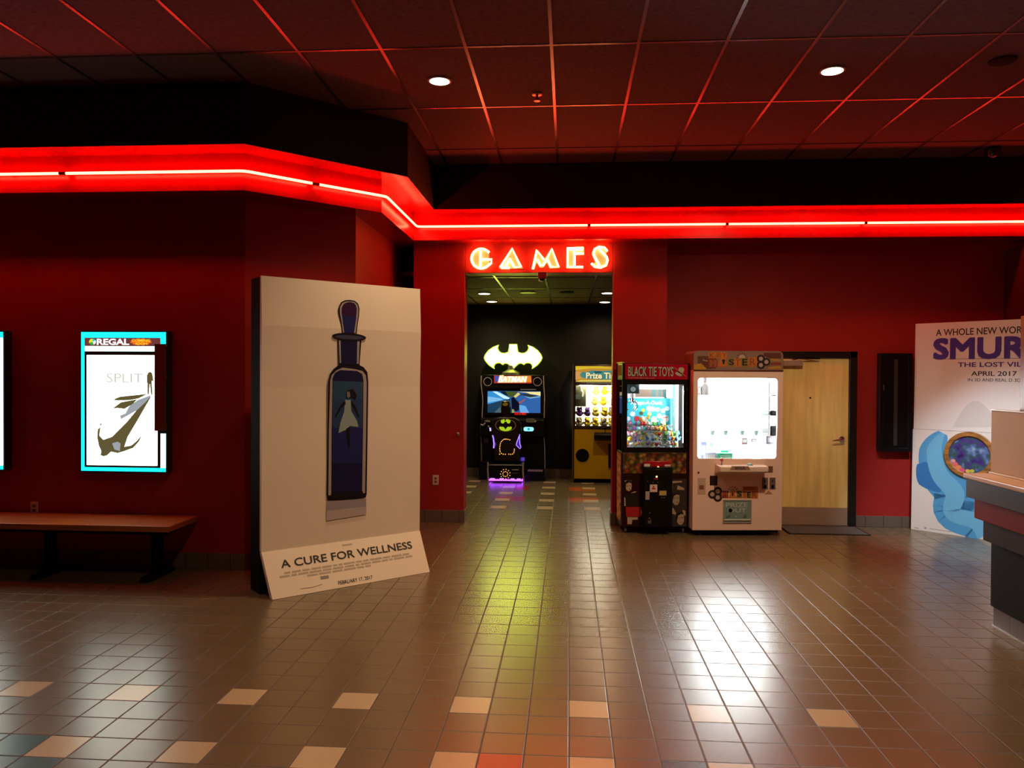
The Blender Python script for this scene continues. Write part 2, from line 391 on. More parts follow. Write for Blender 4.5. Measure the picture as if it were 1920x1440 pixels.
# neon tubes on the face of the cove
TUBE = glow('red neon gas', NEON, NEON_S)
CAPM = mat('neon electrode cap', (.25, .05, .02), .5)
ZN = 3.405
def neon_tube(pts, label, ends=(True, True)):
    t = thing('neon_tube', label, 'neon light', (pts[0][0], pts[0][1], ZN), 0, 'red neon tubes along the soffit')
    L = [Vector((x-pts[0][0], y-pts[0][1], z-ZN)) for x, y, z in [(p[0], p[1], p[2] if len(p) > 2 else ZN) for p in pts]]
    P = [L[0]]
    for i in range(1, len(L)-1):                       # rounded bends
        a, b = (L[i-1]-L[i]).normalized(), (L[i+1]-L[i]).normalized()
        P += [L[i]+a*.05, L[i]+(a+b)*.012, L[i]+b*.05]
    P.append(L[-1])
    MB().tube(P, .0115, 12).build('gas_tube', TUBE, t)
    for k, e in enumerate(ends):
        p = L[0] if k == 0 else L[-1]; q = (L[1]-L[0] if k == 0 else L[-2]-L[-1]).normalized()
        mb = MB().tube([p-q*.002, p-q*.03], .0130, 10); mb.build('electrode_cap', CAPM, t)
    # stand-off clips that hold the glass to the wall
    for i in range(len(L)-1):
        d = L[i+1]-L[i]; n = max(1, int(d.length/.9)); u = d.normalized(); nrm = Vector((-u.y, u.x, 0)).normalized()
        for k in range(n):
            c = L[i]+d*((k+.5)/n)
            MB().tube([c+nrm*.009, c+nrm*.066], .005, 6).build('tube_clip', CAPM, t)
    return t
yl, yr = 6.293, 8.753
neon_tube([(XL+.1, yl), (-4.30, yl)], 'leftmost red neon tube, ending above the cyan-edged poster cases')
neon_tube([(-4.235, yl), (-2.69, yl), (-2.265, 6.73)], 'red neon tube on the left soffit that bends once above the tall bottle standee')
neon_tube([(-2.215, 6.78), (-1.725, 7.27), (-1.725, yr), (.20, yr)], 'red neon tube that turns two corners and runs on above the lit GAMES letters')
neon_tube([(.235, yr), (1.72, yr)], 'straight red neon tube above the crane with the red header')
neon_tube([(1.745, yr), (3.20, yr)], 'straight red neon tube above the wooden door')
neon_tube([(3.235, yr), (XR-.05, yr)], 'rightmost red neon tube, above the blue and white standee')

# ------------------------------------------------------------------ ceiling fixtures
LENS = glow('warm lamp lens', (1.0, .86, .62), 9.0)
TRIM = mat('lamp trim ring', (.25, .20, .16), .4)
def ceiling_light(x, y, z, r, watts, label, group, spread=160, col=WARM, aim=None):
    t = thing('ceiling_light', label, 'ceiling light', (x, y, z), 0, group)
    MB().lathe([(r, 0), (r*1.16, 0), (r*1.16, -.008), (r, -.010)], n=28).build('trim_ring', TRIM, t)
    MB().lathe([(r*.97, -.0105), (r*.9, -.0125), (.001, -.013)], n=28).build('lamp_lens', LENS, t)
    if watts:
        ld = bpy.data.lights.new('can lamp', 'SPOT'); ld.energy = watts*1.0; ld.color = col; ld.spot_size = math.radians(spread); ld.spot_blend = .8; ld.shadow_soft_size = .06
        lo = bpy.data.objects.new('can_lamp', ld); COL.objects.link(lo); lo.parent = t; lo.location = (0, 0, -.03)
        if aim: lo.rotation_euler = (Vector(aim)-Vector((x, y, z-.03))).to_track_quat('-Z', 'Y').to_euler()
    return t
lab = ['round recessed ceiling light left of the sprinkler, glowing warm white', 'round recessed ceiling light at upper right, glowing warm white']
for i, (x, y, wt, sp) in enumerate(CANS):
    ceiling_light(x, y, CEIL, .082, wt, lab[i] if i < 2 else 'recessed can light in the lobby ceiling above the camera', 'recessed lobby lights', sp)
ceiling_light(3.45, 5.9, CEIL, .082, 900, 'recessed can light in the ceiling over the concession stand', 'recessed lobby lights', 35, COOL, (4.35, 8.6, .15))  # added unseen lamp, tilted to light the standee's lower panel
for px, py, l in ((908, 549, 'nearer left ceiling light inside the dark game room'), (922, 564, 'farther left ceiling light inside the dark game room'),
                  (1139, 548, 'nearer right ceiling light inside the dark game room'), (1134, 565, 'farther right ceiling light inside the dark game room')):
    p = at_z(px, py, 2.92); ceiling_light(p.x, p.y, 2.914, .085, 60, l, 'game room ceiling lights')
def sprinkler():
    p = at_z(1007, 176, CEIL); t = thing('sprinkler', 'small ceiling sprinkler head beside the left recessed light', 'sprinkler', (p.x, p.y, CEIL))
    k = mat('sprinkler metal', (.35, .2, .18), .3, .6)
    MB().lathe([(.03, 0), (.045, -.004), (.04, -.012), (.012, -.016)], n=20).build('escutcheon', k, t)
    MB().lathe([(.010, -.014), (.010, -.04), (.004, -.05)], n=12).build('body', k, t)
    MB().lathe([(.003, -.055), (.027, -.058), (.027, -.061), (.003, -.062)], n=16).build('deflector', k, t)
    mb = MB()
    for s in (-1, 1): mb.tube([(s*.011, 0, -.03), (s*.016, 0, -.045), (s*.004, 0, -.058)], .003, 6)
    mb.build('yoke_arm', k, t)
sprinkler()
def ceil_disc(px, py, z, r, name, label, cat, M):
    p = at_z(px, py, z); t = thing(name, label, cat, (p.x, p.y, z))
    MB().lathe([(r, 0), (r*1.12, -.002), (r*1.1, -.010), (r*.9, -.012)], n=28).build('rim', M, t)
    MB().lathe([(r*.9, -.008), (r*.5, -.012), (.002, -.013)], n=28).build('grille', BLACKM if name != 'ceiling_speaker' else M, t)
    return t
ceil_disc(1880, 113, CEIL, .085, 'ceiling_speaker_vent', 'unlit dark round fitting in the ceiling at far upper right', 'ceiling fitting', BLACKM)
ceil_disc(990, 548, 2.914, .105, 'ceiling_speaker', 'pale round speaker in the game room ceiling above the bat emblem', 'speaker', mat('speaker white', (.3, .28, .25), .5))
ceil_disc(1063, 548, 2.914, .09, 'ceiling_vent', 'dark round vent in the game room ceiling', 'vent', BLACKM)
def dome():
    t = thing('dome_camera', 'small dark dome camera under the ceiling at upper right', 'camera', (4.30, 8.30, CEIL))
    MB().lathe([(.075, 0), (.08, -.02), (.07, -.035)], n=24).build('mount', BLACK, t)
    MB().lathe([(.065, -.035), (.062, -.06), (.045, -.085), (.02, -.098), (.001, -.1)], n=24).build('dome', mat('smoked dome', (.01, .008, .01), .06), t)
dome()
# ------------------------------------------------------------------ GAMES neon sign
def games_sign():
    T = thing('neon_sign', 'glowing neon letters reading GAMES above the game room doorway', 'neon sign', (GX0+.05, YG-.001, GHEAD+.02))
    fc = Face(T, (0, -.035, 0)); Z = lambda x, y: fc.pix(860+x/6.4, 440+y/6.4)
    gas = glow('warm neon gas', (1.0, .21, .055), SIGN_S); back = mat('cream letter back', (.25, .21, .16), .6); rim = mat('letter can edge', (.35, .03, .02), .4)
    q = lambda *l: [Z(*p) for p in l]
    arc = lambda cx, cy, rx, ry, a0, a1, n=16: [Z(cx+rx*math.cos(math.radians(a0+(a1-a0)*i/n)), cy-ry*math.sin(math.radians(a0+(a1-a0)*i/n))) for i in range(n+1)]
    letters = [
        ('letter', [arc(272, 288, 118, 118, 38, 318)+q((392, 340), (398, 300), (285, 298)), q((262, 178), (262, 400))], arc(272, 288, 118, 118, 40, 320, 20)),
        ('letter', [q((500, 392), (642, 168), (748, 388), (668, 392), (612, 290)), q((508, 398), (612, 398)), q((556, 388), (616, 292), (612, 330))], q((478, 405), (642, 150), (772, 405))),
        ('letter', [q((890, 412), (938, 186), (1022, 300)), q((940, 296), (985, 374), (1012, 374), (1118, 172), (1198, 388), (1106, 388), (1062, 290))], q((880, 418), (930, 175), (955, 180), (1030, 285), (1105, 165), (1130, 160), (1215, 400), (1090, 402), (1060, 330), (1010, 395), (975, 395), (935, 330), (905, 420))),
        ('letter', [q((1496, 160), (1308, 162), (1306, 388), (1490, 388)), q((1390, 168), (1390, 384)), q((1400, 226), (1500, 226)), q((1330, 176), (1490, 178))], q((1290, 402), (1292, 146), (1510, 146), (1510, 240), (1405, 242), (1405, 370), (1500, 372), (1500, 402))),
        ('letter', [q((1782, 196), (1748, 156), (1686, 148), (1636, 172), (1616, 220), (1628, 262), (1690, 372)), q((1592, 346), (1634, 384), (1706, 394), (1768, 366), (1786, 310), (1776, 270), (1672, 158))], q((1596, 230), (1620, 160), (1690, 132), (1760, 146), (1800, 195), (1770, 215), (1806, 300), (1780, 380), (1700, 410), (1630, 398), (1580, 350), (1640, 330))),
    ]
    for nm, strokes, hull in letters:
        mb = MB(); fc.poly(mb, hull, -.033, -.022, 0)
        L = mb.build(nm, back, T, smooth=False)
        for st in strokes:
            g = MB(); fc.tube(g, st, .0125, .006); g.build('gas_tube', gas, L)
    # thin feed wires leaving the last letter
    mb = MB(); fc.tube(mb, q((1655, 152), (1660, 120), (1690, 108), (1720, 122)), .003, .0, 6); mb.build('feed_wire', CAPM, T)
games_sign()
def sensor():
    p = at_y(1017, 512, YG-.03); T = thing('motion_sensor', 'small dark red sensor box hanging at the head of the game room doorway', 'sensor', (p.x, YG-.001, GHEAD-.004))
    M = mat('sensor plastic', (.10, .03, .03), .5)
    mb = MB(); mb.ext([(-.055, -.07, .01), (.055, -.07, .01), (.055, -.001, .01), (-.055, -.001, .01)], [(-.045, -.08, -.075), (.045, -.08, -.075), (.045, -.02, -.075), (-.045, -.02, -.075)]); mb.build('housing', M, T, .006)
    MB().lathe([(.03, -.075), (.028, -.09), (.012, -.1)], (0, -.05, 0), 16).build('sensor_lens', BLACK, T)
    MB().tube([(-.03, -.05, -.07), (-.036, -.055, -.098), (-.01, -.055, -.104)], .003, 6).build('wire_loop', CHROME, T)
sensor()
def outlet(p, label):
    T = thing('wall_outlet', label, 'wall outlet', p)
    MB().box(-.036, .036, -.007, -.0005, -.058, .058).build('cover_plate', IVORY, T, .003)
    for z in (-.02, .02):
        s = MB().ext([(x, -.009, y+z) for x, y in rrect(-.017, .017, -.014, .014, .009, 4)], [(x, -.006, y+z) for x, y in rrect(-.017, .017, -.014, .014, .009, 4)]).build('socket', mat('socket', (.2, .13, .1), .4), T)
        MB().box(-.008, -.005, -.0098, -.0085, z-.004, z+.005).box(.005, .008, -.0098, -.0085, z-.004, z+.005).build('slot', BLACKM, s)
outlet((-1.546, YG, .492), 'pale duplex outlet low on the red wall left of the doorway')
outlet((-4.766, YW, .51), 'dim duplex outlet on the left wall just above the bench')
def knob():
    T = thing('wall_stop', 'small round metal stud on the red wall beside the doorway', 'wall stud', (-1.29, YG, 1.033))
    MB().lathe([(.022, -.001), (.02, -.006), (.012, -.01)], n=16, ax='y').build('plate', STEEL, T)
    MB().lathe([(.008, -.008), (.008, -.03), (.014, -.034), (.012, -.044), (.002, -.047)], n=14, ax='y').build('tip', CHROME, T)
knob()

# ------------------------------------------------------------------ backlit poster cases on the left wall
CYAN = glow('cyan light strip', (.012, .80, .86), 1.5)
CYANH = glow('hot cyan light strip', (.62, 1.0, 1.0), 3.0)
def poster_case(px0, px1, label, art):
    yf = 6.54; a = at_y(px0, 620, yf); b = at_y(px1, 887, yf); z0, z1 = .853, 2.094; W = b.x-a.x
    T = thing('poster_case', label, 'poster case', (a.x, yf, z0), 0, 'poster cases on the left wall'); fc = Face(T); H = z1-z0
    MB().box(0, W, .004, YW-yf-.001, 0, H).build('case_body', mat('black case metal', (.012, .012, .013), .45), T, .004)
    e, s = .012, .040
    hd = .135                         # header depth below the top edge
    strips = [(e, W-e, H-e-.050, H-e, CYAN), (e, W-e, e, e+.033, CYAN), (e, e+.030, e+.034, H-e-.051, CYAN), (e+.031, W-.115, H-hd-.045, H-hd, CYANH)]
    strips += [(W-e-.046, W-e, H-hd, H-e-.051, CYAN), (W-e-.044, W-e, e+.034, .345, CYANH)] if art else [(W-e-.044, W-e, e+.034, H-e-.051, CYANH)]
    for x0, x1, y0, y1, M in strips:
        mb = MB(); fc.rect(mb, x0, x1, y0, y1, -.003, .003); mb.build('light_strip', M, T, smooth=False)
    px0_, px1_, pz0, pz1 = .062, W-.085, .063, H-hd-.078
    inner = mat('dark mat frame', (.02, .025, .022), .6)
    mb = MB(); fc.hole(mb, [(e+.031, e+.034), (W-e-.045, e+.034), (W-e-.045, H-hd-.046), (e+.031, H-hd-.046)], [(px0_, pz0), (px1_, pz0), (px1_, pz1), (px0_, pz1)], -.003, .002); mb.build('mat_frame', inner, T, smooth=False)
    mb = MB(); fc.rect(mb, px0_, px1_, pz0, pz1, -.003, .0005); panel = mb.build('lit_poster', glow('backlit poster paper', (1.0, 1.0, .84), 4.5), T, smooth=False)
    mb = MB(); fc.rect(mb, e+.031, W-e-.047, H-hd+.001, H-e-.051, -.003, .001); hp = mb.build('header_panel', glow('lit header panel', (.30, .07, .07), .55), T, smooth=False)
    wh = glow('lit white lettering', (1, .97, .92), 1.4)
    hz0, hz1 = H-hd+.010, H-e-.058
    fc.text('REGAL', wh, .155, .450, hz0, hz1, .002, parent=hp, bold=.03)
    ye = glow('lit yellow lettering', (1.0, .62, .03), 1.1)
    burst = []
    for k in range(24):
        r = 1 if k % 2 else .78; burst.append((.555+.105*r*math.cos(k*math.pi/12), (hz0+hz1)/2+.032*r*math.sin(k*math.pi/12)))
    mb = MB(); fc.poly(mb, burst, .001, .0018); mb.build('starburst', glow('lit orange print', (1.0, .16, .01), .95), hp, smooth=False)
    fc.text('COMING', ye, .472, .640, (hz0+hz1)/2+.001, hz1-.004, .0022, parent=hp, bold=.02)
    fc.text('SOON', ye, .505, .612, hz0+.002, (hz0+hz1)/2-.005, .0022, parent=hp, bold=.02)
    for k, (c, q0, q1) in enumerate((((.9, .75, .03), 90, 200), ((.03, .45, .05), 200, 280), ((.85, .9, .9), -70, 30), ((.02, .6, .65), 30, 90))):
        mb = MB(); fc.poly(mb, [(.115, (hz0+hz1)/2)]+ellipse(.115, (hz0+hz1)/2, .032, .027, 8, q0, q1), .001, .0019); mb.build('swirl_emblem', glow('lit emblem print', c, 1.0), hp, smooth=False)
    if art:
        # generic printed figure with a long shadow, and thin pale title strokes
        Z = lambda x, y: fc.pix(x/4.8, 600+y/4.8)
        dk = glow('translucent dark print', (.16, .125, .045), .75); md = glow('translucent mid print', (.42, .46, .50), .8); pl = glow('translucent pale print', (.62, .64, .52), .9)
        q = lambda *l: [Z(*p) for p in l]
        figs = [(dk, q((1322, 500), (1334, 474), (1352, 466), (1370, 478), (1378, 520), (1380, 556), (1368, 545), (1366, 580), (1350, 575), (1336, 590), (1322, 560))), (dk, q((1328, 575), (1347, 575), (1340, 668), (1328, 668))), (dk, q((1350, 570), (1367, 575), (1373, 676), (1361, 676))),
                (dk, q((1330, 664), (1080, 690), (1015, 717), (1060, 725), (1180, 720), (1250, 705))), (dk, q((1240, 712), (1090, 740), (1015, 795), (1060, 792), (1120, 800), (1190, 760))),
                (md, q((1368, 672), (1240, 720), (1160, 780), (1130, 840), (1080, 860), (1090, 892), (1150, 860), (1230, 815), (1320, 730))),
                (dk, q((1368, 678), (1240, 800), (1140, 920), (1010, 1050), (930, 1078), (895, 1040), (905, 960), (880, 985), (876, 1060), (890, 1130), (912, 1180), (905, 1215), (930, 1228), (965, 1218), (1000, 1185), (1060, 1198), (1120, 1180), (1200, 1150), (1250, 1095), (1282, 1030), (1230, 1090), (1180, 1130), (1120, 1140), (1150, 1050), (1240, 900), (1320, 760))),
                (dk, q((905, 960), (925, 915), (958, 900), (930, 908), (900, 940))), (md, q((1010, 1110), (1060, 1095), (1085, 1110), (1080, 1180), (1030, 1165)))]
        for M, pts in figs:
            mb = MB(); fc.poly(mb, pts, .0006, .0012 if M is dk else .0016); mb.build('printed_figure', M, panel, smooth=False)
        a0, b1 = Z(960, 478); a1, b0 = Z(1285, 565); tt = fc.text('SPLIT', pl, a0, a1, b0, b1, .0008, parent=panel)
        a0, b1 = fc.pix(291, 645); a1, b0 = fc.pix(311.5, 808)
        mb = MB(); fc.rect(mb, a0, a1, b0, b1, .002, .012); mb.build('cover_strip', wall_paint('rust brown strip', (.22, .05, .015), .5), T, smooth=False)
        mb = MB(); fc.rect(mb, W-.014, W-.004, H*.66, H*.71, .0, .010); fc.rect(mb, W-.014, W-.004, H*.30, H*.36, .0, .010); mb.build('hinge', STEEL, T)
    else:
        mb = MB()
        for k in range(3): fc.rect(mb, .15, W-.18, .18+k*.06, .20+k*.06, .0006, .0012)
        mb.build('printed_lines', glow('grey print', (.3, .3, .3), .6), panel, smooth=False)
    return T
poster_case(150, 313, 'backlit poster case with cyan light border above the bench', True)
poster_case(-155, 8, 'backlit poster case cut off by the left edge of the photo', False)
def dark_case():
    a = at_y(1650, 662, 9.15); z0, z1 = .878, 2.0; W = .36
    T = thing('display_case', 'unlit black display case on the red wall between the door and the standee', 'display case', (a.x, 9.15, z0)); fc = Face(T); H = z1-z0
    MB().box(0, W, .01, YD-9.15-.001, 0, H).build('case_body', BLACK, T, .004)
    mb = MB(); fc.frame(mb, 0, W, 0, H, .045, -.01, .008); mb.build('front_frame', BLACK, T, .004)
    mb = MB(); fc.rect(mb, .045, W-.045, .045, H-.045, -.009, -.004); mb.build('dark_pane', mat('dark glass', (.006, .007, .007), .2, 0, .2), T, smooth=False)
    mb = MB(); fc.rect(mb, .16, .20, .07, H-.07, -.004, -.003); mb.build('inner_strip', mat('dim grey strip', (.04, .042, .04), .3), T, smooth=False)
    mb = MB(); fc.rect(mb, .038, .044, H*.62, H*.68, .008, .014); mb.build('latch', STEEL, T)
dark_case()

# ------------------------------------------------------------------ bench under the posters
def bench():
    T = thing('bench', 'long brown wooden bench on black pedestal legs below the poster cases', 'bench', (-5.0, 6.36, 0))
    wd = noisy(mat('bench wood', (.38, .125, .035), .33), 5, .22, .1, (.6, 9, 9), 60)
    MB().box(-1.6, 1.76, -.25, .255, .425, .475).build('seat', wd, T, .006)
    MB().box(-1.55, 1.70, -.20, .22, .395, .4245).build('under_frame', BLACKM, T)
    for px in (97, 297):
        p = at_z(px, 1062, .02); x = at_y(px, 1030, 6.38).x+5.0
        MB().box(x-.04, x+.04, -.03, .04, .03, .396).build('leg', BLACKM, T, .004)
        MB().ext([(x-.045, -.21, 0), (x+.045, -.21, 0), (x+.045, .23, 0), (x-.045, .23, 0)], [(x-.038, -.20, .035), (x+.038, -.20, .035), (x+.038, .22, .035), (x-.038, .22, .035)]).build('foot', BLACKM, T)
    x = -.7
    MB().box(x-.85, x-.77, -.03, .04, .03, .396).build('leg', BLACKM, T, .004); MB().box(x-.855, x-.765, -.21, .23, 0, .035).build('foot', BLACKM, T)
bench()

# ------------------------------------------------------------------ wooden door
def door():
    D = bpy.data.objects.new('door_1', None); COL.objects.link(D); D.location = (2.40, YD, 0); D['kind'] = 'structure'; D['rz'] = 0.0
    fc = Face(D); W = .91
    fr = mat('black door frame', (.010, .009, .010), .35)
    mb = MB(); mb.box(0, .05, -.03, .13, 0, 2.02); mb.box(W-.085, W, -.03, .13, 0, 2.02); mb.box(0, W, -.03, .13, 1.945, 2.02); mb.build('frame', fr, D, .004)
    wd = noisy(mat('birch door veneer', (.90, .71, .27), .34, 0, .5), 2.2, .14, .03, (7, 7, .7), 30)
    MB().box(.052, W-.088, -.005, .04, .008, 1.942).build('leaf', wd, D, .002)
    MB().box(.056, W-.092, -.008, -.0052, .012, .215).build('kick_plate', noisy(mat('worn steel', (.55, .43, .33), .42, .55), 4, .12, 0, (1, 1, 40)), D)
    h = fc.pix(1578, 824)
    hd = MB().lathe([(.036, -.005), (.036, -.012), (.016, -.02)], (h[0], 0, h[1]), 20, 'y').build('lever_rose', CHROME, D)
    MB().tube([(h[0], -.018, h[1]), (h[0], -.055, h[1]), (h[0]-.03, -.06, h[1]+.002), (h[0]-.12, -.058, h[1]-.012)], [.011, .011, .011, .008], 10).build('lever', CHROME, D)
    c0 = fc.pix(1466, 675); c1 = fc.pix(1503, 686)
    MB().box(.07, c1[0], -.065, -.0055, c1[1], c0[1]).build('closer_body', mat('closer aluminium', (.6, .55, .48), .35, .6), D, .006)
    MB().tube([(c1[0]-.12, -.045, c0[1]), (c1[0]-.05, -.06, c0[1]+.02), (c1[0]+.19, -.05, c0[1]+.014), (c1[0]+.02, -.035, c0[1]+.03)], .007, 8).build('closer_arm', BLACKM, D)
    v = fc.pix(1519, 746); MB().lathe([(.011, -.0052), (.011, -.008), (.004, -.009)], (v[0], 0, v[1]), 14, 'y').build('peephole', BLACKM, D)
    MB().box(0, W, -.03, .12, 0, .007).build('threshold', STEEL, D)
door()
def floor_mat():
    T = thing('floor_mat', 'thin grey floor mat in front of the wooden door', 'mat', (2.42, 8.72, 0))
    M = noisy(mat('grey mat pile', (.10, .10, .10), .9), 90, .4, .6, bscale=500)
    MB().box(.02, .86, .02, .44, .0005, .008).build('pile', M, T); MB().box(0, .88, 0, .46, .0002, .005).build('rubber_edge', BLACKM, T)
floor_mat()

# ------------------------------------------------------------------ tall bottle standee
CARD = noisy(mat('printed card white', (.92, .80, .69), .55, 0, .4), 2, .02)
def standee_a():
    FL, FR = at_z(512, 1125), at_z(805, 1073); ang = math.atan2(FR.y-FL.y, FR.x-FL.x); W = (FR-FL).length
    T = thing('movie_standee', 'tall free-standing card standee with a blue stoppered bottle on white', 'standee', FL, ang)
    y0 = .17; zb, zt = .338, 2.485; x0, x1 = -.03, 1.40
    # side and back box
    mb = MB(); mb.box(x0, x1, y0+.035, .40, 0, zt-.006); mb.build('back_box', BLACKM, T)
    # creased front panel: five bands, each with a slightly different lean
    zs = [zb, .338+.63, 1.62, 2.10, zt]; ys = [y0, y0-.004, y0+.004, y0-.008, y0+.010]
    mb = MB()
    for i in range(4):
        A = [(x0, ys[i], zs[i]), (x1, ys[i], zs[i]), (x1, ys[i+1], zs[i+1]), (x0, ys[i+1], zs[i+1])]
        mb.ext(A, [(x, y0+.034, z) for x, y, z in A])
    panel = mb.build('front_panel', CARD, T, smooth=False)
    skirt_top, skirt_bot = Vector((x0, y0-.004, zb)), Vector((x0, .0, .0))
    mb = MB(); A = [(0, y0-.004, zb), (W, y0-.004, zb), (W+.005, 0, .002), (-.005, 0, .002)]; B = [(0, y0+.034, zb-.01), (W, y0+.034, zb-.01), (W+.005, .055, .002), (-.005, .055, .002)]
    A = [(x+(x0 if x < .5 else x1-W)*(1 if z > .1 else 0), y, z) for x, y, z in A]; B = [(x+(x0 if x < .5 else x1-W)*(1 if z > .1 else 0), y, z) for x, y, z in B]
    mb.ext(A, B); skirt = mb.build('title_skirt', CARD, T, smooth=False)
    # bottle print
    fc = Face(T, (0, y0-.0093, 0)); Z = lambda x, y: fc.pix(460+x/2.25, 500+y/2.25); q = lambda *l: [Z(*p) for p in l]
    ink = mat('near black blue ink', (.006, .005, .014), .35); blue = mat('cobalt blue ink', (.012, .020, .135), .35); teal = mat('teal blue ink', (.022, .075, .17), .4)
    pale = mat('pale glass ink', (.42, .37, .36), .45); purple = mat('dark purple ink', (.035, .006, .06), .35); lav = mat('lavender ink', (.36, .31, .38), .5); lav2 = mat('pale lavender ink', (.52, .45, .46), .5); deep = mat('deep navy ink', (.006, .009, .065), .35)
    def pr_(name, M, pts, d, par=panel):
        mb = MB(); fc.poly(mb, pts, d-.0012, d); return mb.build(name, M, par, smooth=False)
    stop = q((408, 280), (402, 235), (394, 195), (394, 170), (404, 150), (420, 142), (440, 140), (462, 144), (476, 156), (482, 178), (480, 205), (474, 245), (470, 282))
    pr_('printed_bottle', ink, stop, .0)
    pr_('printed_bottle', pale, q((412, 278), (406, 235), (399, 195), (399, 172), (408, 154), (422, 148), (440, 146), (460, 149), (472, 160), (477, 180), (475, 205), (470, 245), (465, 280)), .0012)
    pr_('printed_bottle', purple, q((418, 278), (412, 235), (406, 195), (406, 174), (414, 158), (424, 152), (440, 149), (458, 153), (466, 163), (470, 180), (468, 205), (463, 245), (458, 280)), .0024)
    pr_('printed_bottle', blue, q((418, 278), (412, 235), (408, 205), (468, 212), (463, 245), (458, 280)), .0032)
    neck = q((388, 300), (400, 304), (480, 306), (490, 306), (486, 360), (482, 415), (500, 425), (515, 445), (519, 490), (516, 700), (512, 960), (508, 973), (470, 980), (400, 986), (346, 986), (343, 960), (346, 700), (350, 490), (356, 455), (372, 432), (394, 415), (391, 360))
    pr_('printed_bottle', ink, neck, .0)
    pr_('printed_bottle', pale, q((394, 310), (482, 314), (478, 410), (398, 406)), .0012)
    pr_('printed_bottle', deep, q((402, 300), (472, 300), (470, 415), (404, 412)), .0024)
    pr_('printed_bottle', pale, q((358, 480), (364, 458), (384, 438), (410, 426), (460, 432), (494, 440), (508, 458), (512, 490), (509, 700), (505, 955), (350, 965), (352, 700)), .0012)
    pr_('printed_bottle', deep, q((368, 470), (378, 448), (400, 436), (470, 440), (492, 452), (498, 480), (496, 700), (492, 962), (362, 968), (364, 700)), .0024)
    pr_('printed_bottle', teal, q((370, 482), (496, 486), (495, 560), (368, 560)), .0032)
    pr_('printed_bottle', mat('mid teal ink', (.018, .05, .16), .4), q((368, 560), (495, 560), (494, 680), (366, 680)), .0032)
    pr_('printed_bottle', blue, q((366, 680), (494, 680), (493, 830), (365, 830)), .0032)
    pr_('printed_bottle', ink, q((366, 950), (494, 946), (500, 972), (352, 980)), .004)
    lip = [Z(437+72*math.cos(math.radians(k*18)), 296+(18 if math.sin(math.radians(k*18)) > 0 else 16)*math.sin(math.radians(k*18))+.06*72*math.cos(math.radians(k*18))) for k in range(20)]
    pr_('printed_bottle', ink, lip, .004)
    pr_('printed_bottle', mat('slate blue ink', (.05, .06, .12), .35), [Z(437+60*math.cos(math.radians(k*18)), 298+9*math.sin(math.radians(k*18))+3.5*math.cos(math.radians(k*18))) for k in range(20)], .0052)
    # small drifting figure in a pale dress inside the bottle
    pr_('printed_figure', mat('pale teal ink', (.30, .40, .42), .5), q((420, 562), (444, 562), (446, 610), (470, 650), (476, 676), (440, 672), (428, 686), (392, 702), (400, 660), (416, 612)), .0044)
    pr_('printed_figure', ink, q((424, 530), (436, 520), (452, 516), (462, 528), (470, 545), (462, 562), (446, 552), (426, 556)), .0048)
    pr_('printed_figure', ink, q((420, 565), (400, 585), (376, 634), (382, 634), (404, 596), (422, 580)), .0048); pr_('printed_figure', ink, q((446, 565), (462, 585), (480, 634), (474, 632), (456, 598), (444, 582)), .0048)
    pr_('printed_figure', ink, q((424, 684), (440, 674), (440, 762), (432, 764)), .0048)
    pr_('printed_figure', mat('skin grey ink', (.22, .20, .22), .5), q((427, 530), (438, 526), (442, 545), (434, 556), (428, 548)), .0054)
    # printed mirror image fading below the bottle
    pr_('printed_reflection', lav, q((345, 990), (510, 978), (510, 1012), (344, 1030)), .0); pr_('printed_reflection', lav2, q((344, 1030), (510, 1012), (510, 1045), (343, 1072)), .0)
    # title skirt print
    v = Vector((0, y0-.004, zb-.002)).normalized(); sk = Face(T, (0, -.0015, .002), (1, 0, 0), (0, y0-.004, zb-.002))
    S2 = lambda x, y: sk.pix(490+x/5.818, 990+y/5.818)
    dk = mat('black print', (.012, .011, .010), .6); gr = mat('pale grey print', (.50, .44, .36), .6)
    a0, b0 = S2(218, 440); a1, b1 = S2(1632, 145); _, bt = S2(240, 345); _, bb = S2(1632, 226)
    mid0 = (b0+bb)/2; mid1 = (bt+b1)/2
    sk.text('A CURE FOR WELLNESS', dk, a0, a1, mid0, mid1, .001, parent=skirt, bold=.012)
    a0, b0 = S2(845, 628); a1, b1 = S2(1212, 530); sk.text('FEBRUARY 17, 2017', dk, a0, a1, b0+.002, b0+.036, .001, parent=skirt)
    rnd = random.Random(3); mb = MB()
    for k, (xa, xb, zc) in enumerate(((.12, 1.24, mid0-.040), (.08, 1.28, mid0-.064), (.30, .86, mid0-.088))):
        x = xa
        while x < xb:
            wd = rnd.uniform(.03, .11); sk.rect(mb, x, min(x+wd, xb), zc-.007, zc+.007, 0, .0008); x += wd+.014
    mb.build('credit_lines', gr, skirt, smooth=False)
    mb = MB(); a, b = S2(690, 538); sk.rect(mb, a-.035, a+.035, b-.012, b+.012, 0, .0008); mb.build('rating_box', mat('grey print', (.30, .26, .22), .6), skirt, smooth=False)
    mb = MB(); sk.tube(mb, [S2(425, 662), S2(560, 645), S2(665, 612)], .0016, .001, 5); mb.build('crease_mark', mat('brown scuff', (.32, .24, .17), .6), skirt)
    mb = MB(); a, b = S2(935, 182); sk.rect(mb, a-.045, a+.045, b-.006, b+.006, 0, .0008); mb.build('studio_line', gr, skirt, smooth=False)
standee_a()

